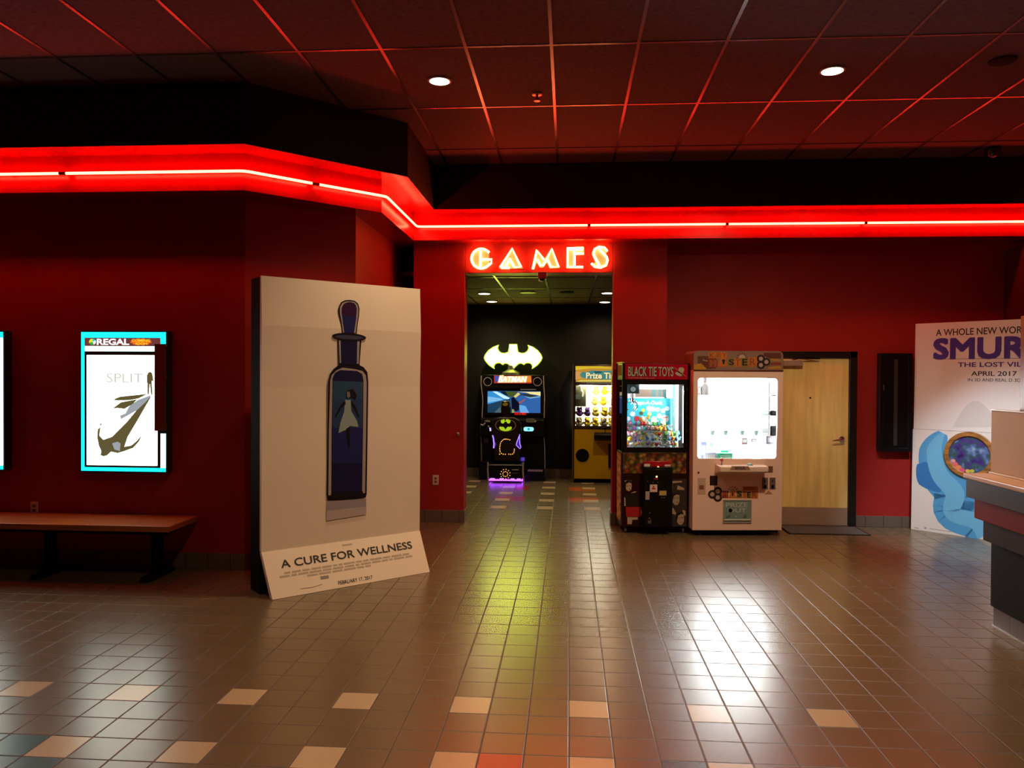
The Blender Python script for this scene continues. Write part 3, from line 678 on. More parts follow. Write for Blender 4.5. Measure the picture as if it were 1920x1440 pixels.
# ------------------------------------------------------------------ blue and white standee behind the counter
def standee_b():
    L0 = at_z(1708, 992); R0 = at_z(1845, 1012); ang = math.atan2(R0.y-L0.y, R0.x-L0.x)
    T = thing('movie_standee', 'large white standee with purple title and blue ribbon art behind the counter', 'standee', L0, ang)
    W, H = 1.6, 2.335; lean = .045                 # leans back a little
    fc = Face(T, (0, 0, 0), (1, 0, 0), (0, lean, H)); V = math.hypot(lean, H)
    card = noisy(mat('glossy card white', (.78, .76, .75), .4, 0, .5), 2, .02)
    mid = fc.pix(1713, 804)[1]
    mb = MB(); fc.rect(mb, 0, W, .001, mid-.0015, -.03, 0); lower = mb.build('lower_panel', card, T, smooth=False)
    mb = MB(); fc.rect(mb, .008, W, mid+.0015, V, -.03, 0); upper = mb.build('upper_panel', card, T, smooth=False)
    mb = MB(); mb.ext([(.3, .034, 0), (.36, .034, 0), (.36, .036, 1.4), (.3, .036, 1.4)], [(.3, .05, 0), (.36, .05, 0), (.36, .06, 1.4), (.3, .06, 1.4)]); mb.build('easel_strut', card, T)
    Z = lambda x, y: fc.pix(1690+x/3.7913, 440+y/3.7894)
    dk = mat('dark brown print', (.03, .015, .018), .5); pu = mat('purple print', (.055, .022, .26), .4); pu2 = mat('light purple print', (.16, .07, .36), .4)
    def tx(s, x0, y0, x1, y1, M, par, **k):
        a0, b0 = Z(x0, y1); a1, b1 = Z(x1, y0); bb = Z(x1, y1)[1]; bt = Z(x0, y0)[1]
        return fc.text(s, M, a0, a1, (b0+bb)/2, (b1+bt)/2, .001, parent=par, **k)
    full = lambda x0, x1, vis, tot: x0+(x1-x0)*tot/vis
    k = (fc.pix(1915, 620)[0]-fc.pix(1755, 620)[0])
    a0 = fc.pix(1755, 622)[0]; b0, b1 = fc.pix(1820, 628)[1], fc.pix(1820, 615)[1]
    fc.text('A WHOLE NEW WORLD', dk, a0, a0+k*1.13, b0, b1, .001, parent=upper, bold=.015)
    a0 = fc.pix(1753, 650)[0]; b0, b1 = fc.pix(1820, 671)[1], fc.pix(1820, 634)[1]
    fc.text('SMURFS', pu2, a0-.008, a0+k*1.44, b0-.008, b1-.008, .001, parent=upper, fat=.010, name='lettering_shadow'); fc.text('SMURFS', pu, a0, a0+k*1.44, b0, b1, .0028, parent=upper, fat=.010)
    a0 = fc.pix(1796, 683)[0]; b0, b1 = fc.pix(1850, 688)[1], fc.pix(1850, 679)[1]; fc.text('THE LOST VILLAGE', pu, a0, a0+k*1.02, b0, b1, .001, parent=upper, bold=.02)
    a0 = fc.pix(1821, 700)[0]; a1 = fc.pix(1907, 700)[0]; b0, b1 = fc.pix(1865, 705)[1], fc.pix(1865, 696)[1]; fc.text('APRIL 2017', dk, a0, a1, b0, b1, .001, parent=upper, bold=.015)
    a0 = fc.pix(1815, 713)[0]; a1 = fc.pix(1914, 713)[0]; b0, b1 = fc.pix(1865, 715.5)[1], fc.pix(1865, 709.5)[1]; fc.text('IN 3D AND REAL D 3D', dk, a0, a1, b0, b1, .001, parent=upper)
    mb = MB(); a0, b0 = fc.pix(1765, 673); fc.rect(mb, a0, a0+k*1.3, b0-.004, b0, 0, .0008); mb.build('title_underline', dk, upper, smooth=False)
    # soft grey printed swoosh, then a plain blue ribbon in place of the printed character
    P = lambda *l: [fc.pix(*p) for p in l]
    lg = mat('light grey print', (.66, .63, .63), .45)
    mb = MB(); fc.poly(mb, P((1786, 801), (1800, 776), (1812, 760), (1824, 752), (1836, 752), (1850, 764), (1868, 786), (1900, 801)), 0, .0008); mb.build('printed_swoosh', lg, upper, smooth=False)
    sky = mat('sky blue print', (.085, .36, .72), .4); sky2 = mat('light blue print', (.16, .50, .82), .4); dblue = mat('mid blue print', (.035, .20, .55), .4)
    def ribbon(pts, wd, M, d, nm='printed_ribbon'):
        C = [Vector((*fc.pix(*p), 0)) for p in pts]; Q = []
        for i in range(len(C)-1):                       # Catmull-Rom
            p0, p1, p2, p3 = C[max(0, i-1)], C[i], C[i+1], C[min(len(C)-1, i+2)]
            for j in range(8):
                t = j/8; Q.append(.5*((2*p1)+(p2-p0)*t+(2*p0-5*p1+4*p2-p3)*t*t+(3*p1-p0-3*p2+p3)*t**3))
        Q.append(C[-1]); Lp, Rp = [], []
        for i, p in enumerate(Q):
            t = (Q[min(i+1, len(Q)-1)]-Q[max(i-1, 0)]).normalized(); nn = Vector((-t.y, t.x, 0)); f = i/(len(Q)-1)*(len(wd)-1); k0 = min(int(f), len(wd)-2)
            h = wd[k0]+(wd[k0+1]-wd[k0])*(f-k0); Lp.append(p+nn*h); Rp.append(p-nn*h)
        mb = MB()
        for i in range(len(Q)-1): fc.poly(mb, [(Lp[i].x, Lp[i].y), (Lp[i+1].x, Lp[i+1].y), (Rp[i+1].x, Rp[i+1].y), (Rp[i].x, Rp[i].y)], d-.0008, d)
        mb.build(nm, M, lower, smooth=False)
    main = [(1768, 812), (1752, 845), (1762, 890), (1790, 925), (1785, 962), (1830, 978), (1850, 1003)]
    ribbon(main, [.05, .16, .20, .22, .18, .20, .2], sky, .0008)
    ribbon(main, [.02, .08, .09, .10, .08, .09, .1], sky2, .0016)
    ribbon([(1728, 868), (1740, 895), (1768, 915)], [.05, .13, .06], dblue, .0012)
    # wooden ring round a blue night garden print
    a, b = fc.pix(1818, 853); r = abs(fc.pix(1866, 853)[0]-a)*1.04; rz = abs(fc.pix(1818, 812)[1]-b)*1.06
    ringm = noisy(mat('printed wood', (.33, .15, .035), .4), 6, .5, 0, (1, 1, 6))
    mb = MB(); fc.hole(mb, ellipse(a, b, r, rz, 40), ellipse(a, b, r*.80, rz*.80, 40), 0, .022); mb.build('wood_ring', ringm, lower, .006)
    g = mat('garden print', (.1, .1, .4), .4); n, l = g.node_tree.nodes, g.node_tree.links; tc = n.new('ShaderNodeTexCoord'); nz = n.new('ShaderNodeTexNoise'); nz.inputs['Scale'].default_value = 9; nz.inputs['Detail'].default_value = 5
    rp = n.new('ShaderNodeValToRGB'); cr = rp.color_ramp; cr.elements[0].position = .32; cr.elements[0].color = (.012, .015, .10, 1); cr.elements[1].position = .68; cr.elements[1].color = (.25, .45, .60, 1)
    for ps, c in ((.42, (.07, .04, .26, 1)), (.50, (.03, .09, .10, 1)), (.58, (.10, .16, .42, 1))): e = cr.elements.new(ps); e.color = c
    l.new(tc.outputs['Object'], nz.inputs[0]); l.new(nz.outputs[0], rp.inputs[0]); l.new(rp.outputs[0], n['Principled BSDF'].inputs['Base Color'])
    mb = MB(); fc.poly(mb, ellipse(a, b, r*.81, rz*.81, 40), 0, .006); disc = mb.build('garden_picture', g, lower, smooth=False)
    for (dx, dz, rr, c) in ((-.55, -.45, .10, (.75, .14, .16)), (-.42, -.58, .11, (.85, .25, .12)), (-.28, -.68, .10, (.7, .1, .25)), (-.62, -.30, .07, (.8, .3, .3)), (-.05, -.70, .08, (.7, .5, .06)), (.12, -.68, .07, (.55, .55, .08))):
        mb = MB(); fc.poly(mb, ellipse(a+dx*r, b+dz*rz, rr*r*1.2, rr*rz, 14), .006, .0075); mb.build('printed_flower', mat('flower print', c, .45), disc, smooth=False)
    mb = MB(); a0, b0 = fc.pix(1735, 990); fc.rect(mb, a0-.012, a0+.012, b0-.012, b0+.012, 0, .0008); a1, b1 = fc.pix(1714, 989); fc.rect(mb, a1, a1+.05, b1-.006, b1+.004, 0, .0008); a1, b1 = fc.pix(1743, 991); fc.rect(mb, a1, a1+.22, b1-.005, b1+.003, 0, .0008); mb.build('credit_marks', mat('grey credit print', (.4, .4, .42), .5), lower, smooth=False)
standee_b()

# ------------------------------------------------------------------ concession counter at the right
def counter():
    x0, y0 = 2.962, 5.64; LEN = 4.2
    T = thing('concession_counter', 'stepped concession counter with dark and red bands at the right edge', 'counter', (x0, y0, 0))
    def tier(name, dx, z0, z1, M, bev=.004, dep=1.0): return MB().box(-dx, dep, -LEN, 0, z0, z1).build(name, M, T, bev)
    slate = wall_paint('dark slate laminate', (.050, .038, .038), .5, .15); redl = wall_paint('brick red laminate', (.26, .021, .010), .55, .1)
    tier('kick_base', 0, 0, .135, BT); tier('base_panel', .02, .136, .592, wall_paint('charcoal panel', (.006, .0065, .007), .7, .2), .004)
    tier('lower_band', .075, .593, .745, slate); tier('red_band', .135, .746, .893, redl); tier('upper_band', .193, .894, 1.022, slate)
    wd = noisy(mat('counter laminate tan', (.50, .33, .22), .3), 5, .12); tier('countertop', .215, 1.023, 1.060, wd, .008)
    mb = MB()
    mb.box(-.006, -.001, -LEN, 0, 0, .006); mb.build('floor_trim', CHROME, T)
counter()
def counter_panel():
    T = thing('counter_screen', 'beige upright board standing on the concession counter', 'board', (2.934, 5.64, 1.061))
    M = noisy(mat('beige board', (.42, .28, .18), .6, 0, .1), 2.5, .05); 
    MB().box(0, .035, -2.4, 0, .012, .437).build('board', M, T, .003); MB().box(-.012, .05, -2.4, .004, 0, .0115).build('foot_rail', mat('tan rail', (.5, .36, .25), .4), T, .002)
    MB().box(-.003, .038, -2.4, .003, .4375, .445).build('top_cap', mat('cap strip', (.45, .33, .24), .3), T)
counter_panel()
def sign_post():
    p = at_y(1917, 770, 5.45); T = thing('counter_post', 'brown wooden post with brass edge rising behind the beige board', 'post', (p.x+.022, 5.40, 1.061))
    wd = noisy(mat('brown post wood', (.20, .05, .018), .25), 5, .3, 0, (6, 6, .6))
    MB().box(-.04, .16, -.05, .05, 0, 1.075).build('post', wd, T, .003)
    br = mat('polished brass', (.85, .58, .22), .35, .8)
    MB().box(-.047, -.0405, -.055, -.035, 0, 1.075).build('brass_edge', br, T)
    mb = MB(); mb.lathe([(.05, 0), (.05, .42), (.03, .436)], (-.02, -.09, 0), 14)
    mb.build('brass_cup', br, T)
sign_post()
for k, (dx, dy, dz, r) in enumerate(((-.045, -.10, .452, .02), (-.005, -.085, .47, .022), (.02, -.12, .45, .018))):  # sparkle on the brass modelled as small glowing gold balls
    p = at_y(1917, 770, 5.45); o = MB().ball((0, 0, 0), r, 12, 8).build('glass_knob', mat('gold bauble', (.95, .75, .4), .08, .8, .5, (1, .8, .5), .5), None, loc=(p.x+.022+dx, 5.40+dy, 1.061+dz))
    tag(o, ['small gold bauble in front of the brown post, nearest the board edge', 'topmost small gold bauble in front of the brown post', 'small gold bauble on the right in front of the brown post'][k], 'bauble', 'gold baubles at the post')
# ------------------------------------------------------------------ toys for the cranes
def duck_mesh(name, body, bill):
    mb = MB(); mb.ball((0, .004, .020), (.021, .025, .019), 12, 8, 0); mb.ball((0, -.012, .044), (.0145, .0145, .014), 10, 7, 0)
    mb.ext([(-.007, -.024, .041), (.007, -.024, .041), (.006, -.024, .046), (-.006, -.024, .046)], [(-.005, -.034, .041), (.005, -.034, .041), (.004, -.034, .044), (-.004, -.034, .044)], 1)
    mb.ext([(-.008, .024, .026), (.008, .024, .026), (.006, .022, .034), (-.006, .022, .034)], [(-.003, .036, .036), (.003, .036, .036), (.003, .034, .040), (-.003, .034, .040)], 0)
    mb.ball((-.006, -.0245, .048), .0025, 6, 4, 2); mb.ball((.006, -.0245, .048), .0025, 6, 4, 2)
    o = mb.build(name, [body, bill, BLACKM]); return o

# ------------------------------------------------------------------ crane with the red header
def red_crane():
    o = at_z(1165, 1000); ang = math.radians(5.5)
    T = thing('claw_machine', 'dark claw machine with red header full of small toy ducks beside the doorway', 'claw machine', (.587, 8.57, 0), ang); fc = Face(T)
    W = fc.pix(1291, 900)[0]; D = .37; zz = lambda y: fc.pix(1225, y)[1]; xx = lambda x: fc.pix(x, 800)[0]
    burg = mat('burgundy cabinet', (.022, .004, .005), .4, 0, .25); H = zz(681); z0 = .075
    zw0, zw1, zf = zz(839), zz(721), zz(848)       # window, floor of the glass box
    xw0, xw1 = xx(1176), xx(1282)
    # lower cabinet, header box, corner posts
    MB().box(0, W, 0, D, z0, zf).build('lower_cabinet', burg, T, .005)
    zh = zz(713); MB().box(0, W, 0, D, zh, H).build('header_box', burg, T, .006)
    mb = MB(); fc.hole(mb, [(0, zf), (W, zf), (W, zh), (0, zh)], [(xw0, zw0), (xw1, zw0), (xw1, zw1), (xw0, zw1)], -.03, 0); mb.build('front_window_frame', mat('black crane frame', (.006, .005, .006), .4, 0, .2), T, .003)
    MB().box(.0, .03, D-.03, D, zf, zh).build('rear_post', burg, T, .003); MB().box(W-.03, W, D-.03, D, zf, zh).build('rear_post', burg, T, .003); MB().box(W-.03, W, .031, D-.031, zf, zh).build('side_panel', burg, T)
    white = mat('white crane interior', (.82, .86, .86), .5); tealm = mat('smoky mirror strip', (.10, .19, .19), .15)
    MB().box(.031, W-.031, D-.012, D-.002, zf, zh).build('rear_panel', white, T)
    lit = mat('dim panel', (.22, .13, .09), .5)
    mb = MB(); mb.box(xx(1202), xx(1262), D-.016, D-.0125, zz(746), zz(731)); mb.build('rear_mirror', lit, T)
    for a, b in ((1234, 1242), (1247, 1252), (1256, 1262)): MB().box(xx(a), xx(b), D-.019, D-.0165, zz(746), zz(731)).build('mirror_strip', tealm, T)
    MB().box(xx(1269), xx(1274), .20, .215, zf+.02, zw1).build('mirror_strip', tealm, T); MB().box(xx(1259), xx(1263), D-.020, D-.0125, zf, zz(746)).build('mirror_strip', tealm, T)
    # lamps inside the glass box
    lamp = glow('cool crane tube', (.86, 1.0, 1.0), 115.0)
    MB().tube([(xx(1200), .05, zw1+.018), (W-.06, .05, zw1+.018)], .011, 8).build('lamp_tube', lamp, T)
    MB().tube([(W-.05, .045, zw0+.05), (W-.05, .045, zw1-.02)], .008, 8).build('lamp_tube', lamp, T)
    MB().tube([(.042, .042, zw0+.03), (.042, .042, zw1-.02)], .007, 8).build('lamp_tube', glow('soft crane tube', (.86, 1.0, 1.0), 26.0), T)  # left tube added to brighten the duck heap
    MB().box(xw0-.004, xw1+.004, .012, .016, zw0-.004, zw1+.004).build('front_pane', GLASS, T, smooth=False)
    MB().box(.006, .009, .031, D-.031, zf, zh).build('side_pane', GLASS, T, smooth=False)
    for k in range(5): MB().lathe([(.005, -.0305), (.003, -.034)], (xx(1286), 0, zz(730+k*26)), 10, 'y').build('screw', STEEL, T)
    # header
    mb = MB(); fc.rect(mb, xx(1171.5), xx(1289), zz(711.5), zz(682.5), 0, .006); hp = mb.build('header_panel', mat('crane header red', (.42, .008, .03), .2), T, .002)
    gl = mat('silver lettering print', (.55, .60, .52), .35); dkp = mat('dark green lettering print', (.02, .035, .03), .35)
    a0, a1, b0, b1 = xx(1177), xx(1261.5), zz(705.5), zz(687.5)
    fc.text('BLACK TIE TOYS', dkp, a0+.004, a1+.004, b0-.003, b1-.003, .0065, parent=hp, bold=.05, name='lettering_shadow'); fc.text('BLACK TIE TOYS', gl, a0, a1, b0, b1, .0072, parent=hp, bold=.012)
    fc.text('www.blacktietoys.com', gl, xx(1177.5), xx(1227), zz(710), zz(707.6), .0065, parent=hp)
    hat = mat('top hat print', (.50, .48, .36), .4)
    P = lambda *l: [fc.pix(*p) for p in l]
    mb = MB(); fc.poly(mb, P((1272, 691), (1274, 689), (1280, 689), (1283, 692), (1281, 698), (1279, 703), (1272, 700)), .006, .008); mb.build('hat_crown', hat, hp, smooth=False)
    mb = MB(); fc.poly(mb, [(p[0], p[1]) for p in P((1265, 699), (1269, 697), (1276, 701), (1279, 704), (1275, 706), (1268, 703))], .006, .009); mb.build('hat_brim', hat, hp, smooth=False)
    mb = MB(); fc.poly(mb, P((1270, 697.5), (1272, 696), (1280, 700), (1279, 702.5)), .008, .0095); mb.build('hat_band', BLACK, hp, smooth=False)
    mb = MB(); mb.tube([fc.P(*fc.pix(1264, 689), .0085), fc.P(*fc.pix(1287, 707), .0085)], .0018, 6); mb.build('cane', mat('cane print', (.8, .45, .4), .4), hp)
    # claw carriage
    ca, cb = fc.pix(1176, 738), fc.pix(1201, 721)
    MB().box(ca[0], cb[0], .06, .16, ca[1], cb[1]+.01).build('claw_carriage', mat('carriage grey', (.02, .028, .03), .4), T, .004)
    c = fc.pix(1189, 730); MB().lathe([(.028, .0595), (.028, .056), (.018, .056), (.018, .0585)], (c[0], 0, c[1]), 20, 'y').build('carriage_dial', mat('dial white', (.6, .65, .65), .4), T)
    cz = ca[1]; cx = c[0]
    MB().lathe([(.016, 0), (.016, -.05), (.024, -.055), (.024, -.09), (.012, -.10)], (cx, .11, cz), 16).build('claw_hub', CHROME, T)
    for k in range(3):
        q = math.radians(40+k*120); dx, dy = math.cos(q), math.sin(q)
        MB().tube([(cx+.02*dx, .11+.02*dy, cz-.08), (cx+.075*dx, .11+.05*dy, cz-.11), (cx+.085*dx, .11+.055*dy, cz-.15), (cx+.04*dx, .11+.03*dy, cz-.19)], [.006, .006, .005, .004], 8).build('claw_finger', CHROME, T)
    # blue sign hanging at the back of the box
    sg = Face(T, (0, D-.06, 0)); a0, b0 = sg.pix(1174, 796); a1, b1 = sg.pix(1261, 747); a0 = .045
    mb = MB(); sg.rect(mb, a0, a1, b0, b1, -.006, 0); sp = mb.build('hanging_sign', mat('turquoise sign print', (.045, .50, .62), .4), T)
    wh = mat('white sign print', (.9, .9, .85), .4); tp = sg.pix(1200, 761)
    sg.text('Adopt-A-Duck', wh, sg.pix(1182, 755)[0], sg.pix(1243, 755)[0], sg.pix(1210, 761)[1], sg.pix(1210, 751)[1], .001, parent=sp, bold=.03, small=False)
    for (px, py, r, c) in ((1191, 766, 4, (.8, .8, .78)), (1186, 776, 5, (.85, .85, .8)), (1217, 766, 5.5, (.95, .9, .85)), (1224, 767, 5, (.95, .95, .9)), (1233, 768, 4.5, (.95, .9, .85)), (1243, 770, 4.5, (.9, .9, .9)), (1251, 766, 4.5, (.9, .92, .95)), (1218, 776, 4, (.95, .8, .3)), (1194, 785, 5.5, (.75, .05, .06)), (1210, 786, 5.5, (.95, .9, .85)), (1226, 786, 6, (.95, .88, .7)), (1236, 780, 5, (.95, .85, .6)), (1247, 785, 7.5, (.9, .75, .75)), (1206, 769, 3.5, (.8, .6, .1)), (1202, 775, 4, (.12, .10, .04)), (1178, 785, 4, (.8, .85, .9))):
        p = sg.pix(px, py)
        if p[0]-r*.006 < a0: continue
        mb = MB(); sg.poly(mb, ellipse(p[0], p[1], r*.0058, r*.0058, 14), .0002, .0012+r*.0001); mb.build('printed_toy', mat('sign toy print', c, .5), sp, smooth=False)
    mb = MB(); p = sg.pix(1247, 785); sg.poly(mb, [(p[0]-.03, p[1]+.004), (p[0]+.03, p[1]+.012), (p[0]+.03, p[1]+.024), (p[0]-.03, p[1]+.014)], .002, .0032); mb.build('badge_band', mat('red sign print', (.6, .08, .10), .5), sp, smooth=False)
    # lower graphics
    tm = mat('toy photo print', (.3, .15, .05), .35); n, l = tm.node_tree.nodes, tm.node_tree.links; tc = n.new('ShaderNodeTexCoord'); vo = n.new('ShaderNodeTexVoronoi'); vo.inputs['Scale'].default_value = 22
    rp = n.new('ShaderNodeValToRGB'); rp.color_ramp.interpolation = 'CONSTANT'
    cols = [(.34, .19, .025), (.30, .05, .03), (.36, .24, .05), (.24, .10, .04), (.10, .12, .02), (.42, .26, .10), (.34, .12, .03), (.30, .20, .16)]
    for i, cc in enumerate(cols):
        e = rp.color_ramp.elements[i] if i < 2 else rp.color_ramp.elements.new(i/8)
        e.position = i/8; e.color = (*cc, 1)
    sx = n.new('ShaderNodeSeparateColor'); l.new(tc.outputs['Object'], vo.inputs[0]); l.new(vo.outputs['Color'], sx.inputs[0]); l.new(sx.outputs[0], rp.inputs[0])
    mr = n.new('ShaderNodeMapRange'); mr.inputs[1].default_value = .0; mr.inputs[2].default_value = .75; mr.inputs[3].default_value = 1.25; mr.inputs[4].default_value = .15; l.new(vo.outputs['Distance'], mr.inputs[0])
    sc = n.new('ShaderNodeVectorMath'); sc.operation = 'SCALE'; l.new(rp.outputs[0], sc.inputs[0]); l.new(mr.outputs[0], sc.inputs['Scale']); l.new(sc.outputs[0], n['Principled BSDF'].inputs['Base Color'])
    mb = MB(); fc.rect(mb, xx(1168.5), xx(1287), zz(887.5), zz(849), .0005, .003); mb.build('toy_photo_strip', tm, T)
    cream = mat('cream comic print', (.50, .38, .28), .5); inkp = mat('comic ink', (.012, .008, .008), .4); redp = mat('comic red print', (.42, .012, .02), .4); lipm = mat('comic lip print', (.2, .04, .03), .5)
    mb = MB(); fc.rect(mb, xx(1168.5), xx(1203), zz(987), zz(893), .0005, .002); lp = mb.build('left_graphic', burg, T)
    mb = MB(); fc.rect(mb, xx(1257.5), xx(1288), zz(987), zz(898), .0005, .002); rp_ = mb.build('right_graphic', mat('dark grey graphic', (.04, .03, .03), .4), T)
    Zc = lambda x, y: fc.pix(1150+x/8.47, 840+y/8.47); q = lambda *l: [Zc(*p) for p in l]
    def pp(M, pts, d, par, nm='comic_print'): mb = MB(); fc.poly(mb, pts, .002, d); mb.build(nm, M, par, smooth=False)
    pp(cream, q((178, 520), (235, 505), (285, 520), (292, 600), (285, 660), (250, 690), (205, 665), (192, 600)), .003, lp)
    pp(inkp, q((180, 540), (235, 500), (290, 530), (292, 565), (250, 545), (205, 570), (195, 640), (185, 600)), .0036, lp)
    pp(lipm, q((245, 648), (275, 648), (262, 668)), .0036, lp); pp(inkp, q((215, 600), (235, 595), (235, 604), (215, 610)), .0036, lp); pp(inkp, q((255, 596), (275, 592), (275, 602), (255, 606)), .0036, lp)
    pp(cream, q((270, 720), (330, 690), (375, 688), (340, 710)), .003, lp)
    pp(inkp, q((185, 735), (420, 735), (425, 930), (200, 930)), .0034, lp); pp(redp, q((195, 935), (430, 935), (430, 1090), (205, 1090)), .0034, lp); pp(cream, q((222, 1098), (388, 1098), (388, 1135), (300, 1140), (292, 1210), (222, 1210)), .0034, lp)
    pp(cream, q((172, 770), (192, 800), (198, 920), (172, 920)), .003, lp); pp(cream, q((435, 950), (455, 1030), (440, 1080), (435, 1080)), .003, lp)
    for dx, dy, s in ((0, 0, 1.0), (68, 310, 1.02)):
        e = lambda x, y: Zc(920+dx+(x-920)*s, 710+dy+(y-710)*s)
        pp(cream, [e(*p) for p in ((930, 760), (960, 715), (1020, 708), (1048, 750), (1050, 850), (1020, 905), (975, 905), (940, 860))], .003, rp_)
        pp(inkp, [e(*p) for p in ((925, 770), (955, 712), (1025, 705), (1052, 750), (1010, 735), (960, 760), (945, 830), (930, 860))], .0036, rp_)
        pp(inkp, [e(*p) for p in ((965, 795), (985, 790), (985, 800), (965, 805))], .0036, rp_); pp(inkp, [e(*p) for p in ((1010, 790), (1032, 788), (1032, 799), (1010, 802))], .0036, rp_); pp(lipm, [e(*p) for p in ((998, 860), (1028, 856), (1012, 874))], .0036, rp_)
    pp(cream, q((930, 525), (1080, 520), (1100, 545), (940, 560)), .003, rp_); pp(cream, q((1020, 590), (1130, 640), (1120, 668), (1010, 660)), .003, rp_); pp(cream, q((918, 570), (940, 570), (940, 660), (918, 650)), .003, rp_)
    pp(cream, q((915, 960), (950, 950), (1000, 1040), (980, 1060), (930, 1040)), .003, rp_); pp(cream, q((1095, 980), (1145, 1000), (1145, 1080), (1115, 1060)), .003, rp_)
    # protruding coin box
    a0, a1 = xx(1205.5), xx(1257.5); b1 = zz(874)
    MB().box(a0, a1, -.11, -.0005, z0+.02, b1-.02).build('coin_box', BLACK, T, .006)
    led = Face(T, (0, -.11, 0)); MB().box(a0, a1, -.112, .0-.001, b1-.019, b1-.002).build('control_ledge', BLACK, T, .003)
    MB().box(a0+.004, a1-.004, -.05, -.0035, b1-.001, zz(864)).build('control_box', mat('red control box', (.40, .01, .02), .3), T, .006)
    mb = MB(); led2 = Face(T, (0, -.0505, 0)); led2.rect(mb, a0+.006, a0+.07, b1+.002, b1+.030, .0, .0015); mb.build('white_label', mat('label white', (.75, .72, .7), .5), T); mb = MB(); led2.rect(mb, a1-.075, a1-.008, b1+.002, b1+.024, .0, .0015); mb.build('white_label', mat('label pale', (.75, .60, .62), .5), T)
    MB().lathe([(.011, 0), (.011, .006), (.006, .012)], (xx(1232), -.075, b1-.003), 14).build('lit_button', glow('amber button', (1, .55, .2), 1.2), T)
    E = Face(T, (0, -.1105, 0)); Z4 = lambda x, y: E.pix(1150+x/8.47, 840+y/8.47)
    p = Z4(640, 640); mb = MB(); E.rect(mb, p[0]-.040, p[0]+.040, p[1]-.040, p[1]+.040, 0, .001); lb = mb.build('price_label', mat('label white', (.72, .62, .58), .5), T)
    mb = MB(); E.rect(mb, p[0]-.02, p[0]+.02, p[1]-.010, p[1]+.004, .001, .0016); E.rect(mb, p[0]-.008, p[0]+.008, p[1]+.008, p[1]+.026, .001, .0016); mb.build('label_marks', redp, lb, smooth=False)
    p = Z4(787, 715); mb = MB(); E.rect(mb, p[0]-.038, p[0]+.038, p[1]-.025, p[1]+.025, 0, .002); mb.build('yellow_label', mat('label yellow', (.5, .40, .10), .5), T)
    p = Z4(540, 755); mb = MB(); E.rect(mb, p[0]-.022, p[0]+.022, p[1]-.045, p[1]+.045, 0, .012); mb.build('lock_plate', mat('grey plate', (.42, .37, .38), .4), T, .003)
    p = Z4(570, 1165); MB().box(p[0]-.02, p[0]+.02, -.126, -.111, p[1]-.025, p[1]+.008).build('padlock_body', mat('padlock grey', (.16, .15, .17), .35, .6), T, .003); MB().tube([(p[0]-.012, -.118, p[1]+.006), (p[0]-.012, -.118, p[1]+.028), (p[0], -.118, p[1]+.038), (p[0]+.012, -.118, p[1]+.028), (p[0]+.012, -.118, p[1]+.006)], .003, 6).build('padlock_shackle', CHROME, T)
    p = Z4(687, 455); MB().lathe([(.010, 0), (.010, -.006), (.004, -.009)], (p[0], -.1105, p[1]), 12, 'y').build('lit_coin_button', glow('yellow coin light', (1, .95, .4), 2.0), T)
    p = Z4(672, 488); MB().box(p[0]-.02, p[0]+.02, -.114, -.1105, p[1]-.01, p[1]+.006).build('coin_return', mat('red plastic', (.35, .02, .01), .3), T)
    for x, y in ((543, 525), (580, 1030), (770, 788), (805, 788), (630, 545), (707, 545)): p = Z4(x, y); MB().lathe([(.008, 0), (.006, -.005)], (p[0], -.1105, p[1]), 10, 'y').build('bolt', CHROME, T)
    # side: brass coloured trims and side graphics
    MB().box(-.004, -.0005, .06, D-.05, z0+.05, zf-.02).build('side_graphic', noisy(mat('tan side print', (.70, .44, .17), .6, 0, .1), 7, .7, 0, (1, 1, 2.4)), T)
    MB().box(-.004, -.0005, .05, D-.05, zh+.05, H-.02).build('side_header', mat('side header red', (.2, .02, .02), .7, 0, .1), T); MB().box(-.006, .02, -.006, D, H+.0005, H+.012).build('top_trim', mat('brass trim', (.6, .4, .1), .5, .3), T)
    MB().tube([(-.004, D-.02, .03), (-.004, D-.02, H)], .006, 6).build('side_wire', BLACKM, T)
    # feet
    for x in (.05, W-.05):
        for y in (.05, D-.05):
            cst = MB().lathe([(.012, .04), (.012, z0)], (x, y, 0), 10).build('caster', STEEL, T); MB().lathe([(.032, -.012), (.036, -.008), (.036, .008), (.032, .012)], (x, y, .036), 16, 'x').build('wheel', mat('caster tyre', (.10, .09, .09), .5), cst)
    # the heap of ducks
    cols = {'yellow': (.85, .55, .03), 'white': (.85, .83, .78), 'green': (.10, .45, .07), 'purple': (.28, .10, .42), 'pink': (.85, .25, .38), 'blue': (.06, .25, .65), 'red': (.62, .03, .03), 'orange': (.85, .25, .03), 'turquoise': (.08, .55, .60), 'lime': (.5, .68, .06)}
    bill = mat('orange bill', (.8, .25, .02), .4); protos = {}
    for k, c in cols.items(): protos[k] = (mat(k+' vinyl', c, .35), None)
    rnd = random.Random(11); R = Matrix.Rotation(ang, 3, 'Z'); used = {}
    MB().box(.032, W-.032, .02, D-.021, zf-.001, zf+.004).build('prize_floor', white, T)
    names = list(cols); sp_ = .047; n = 0
    nxs = int((W-.12)/sp_)
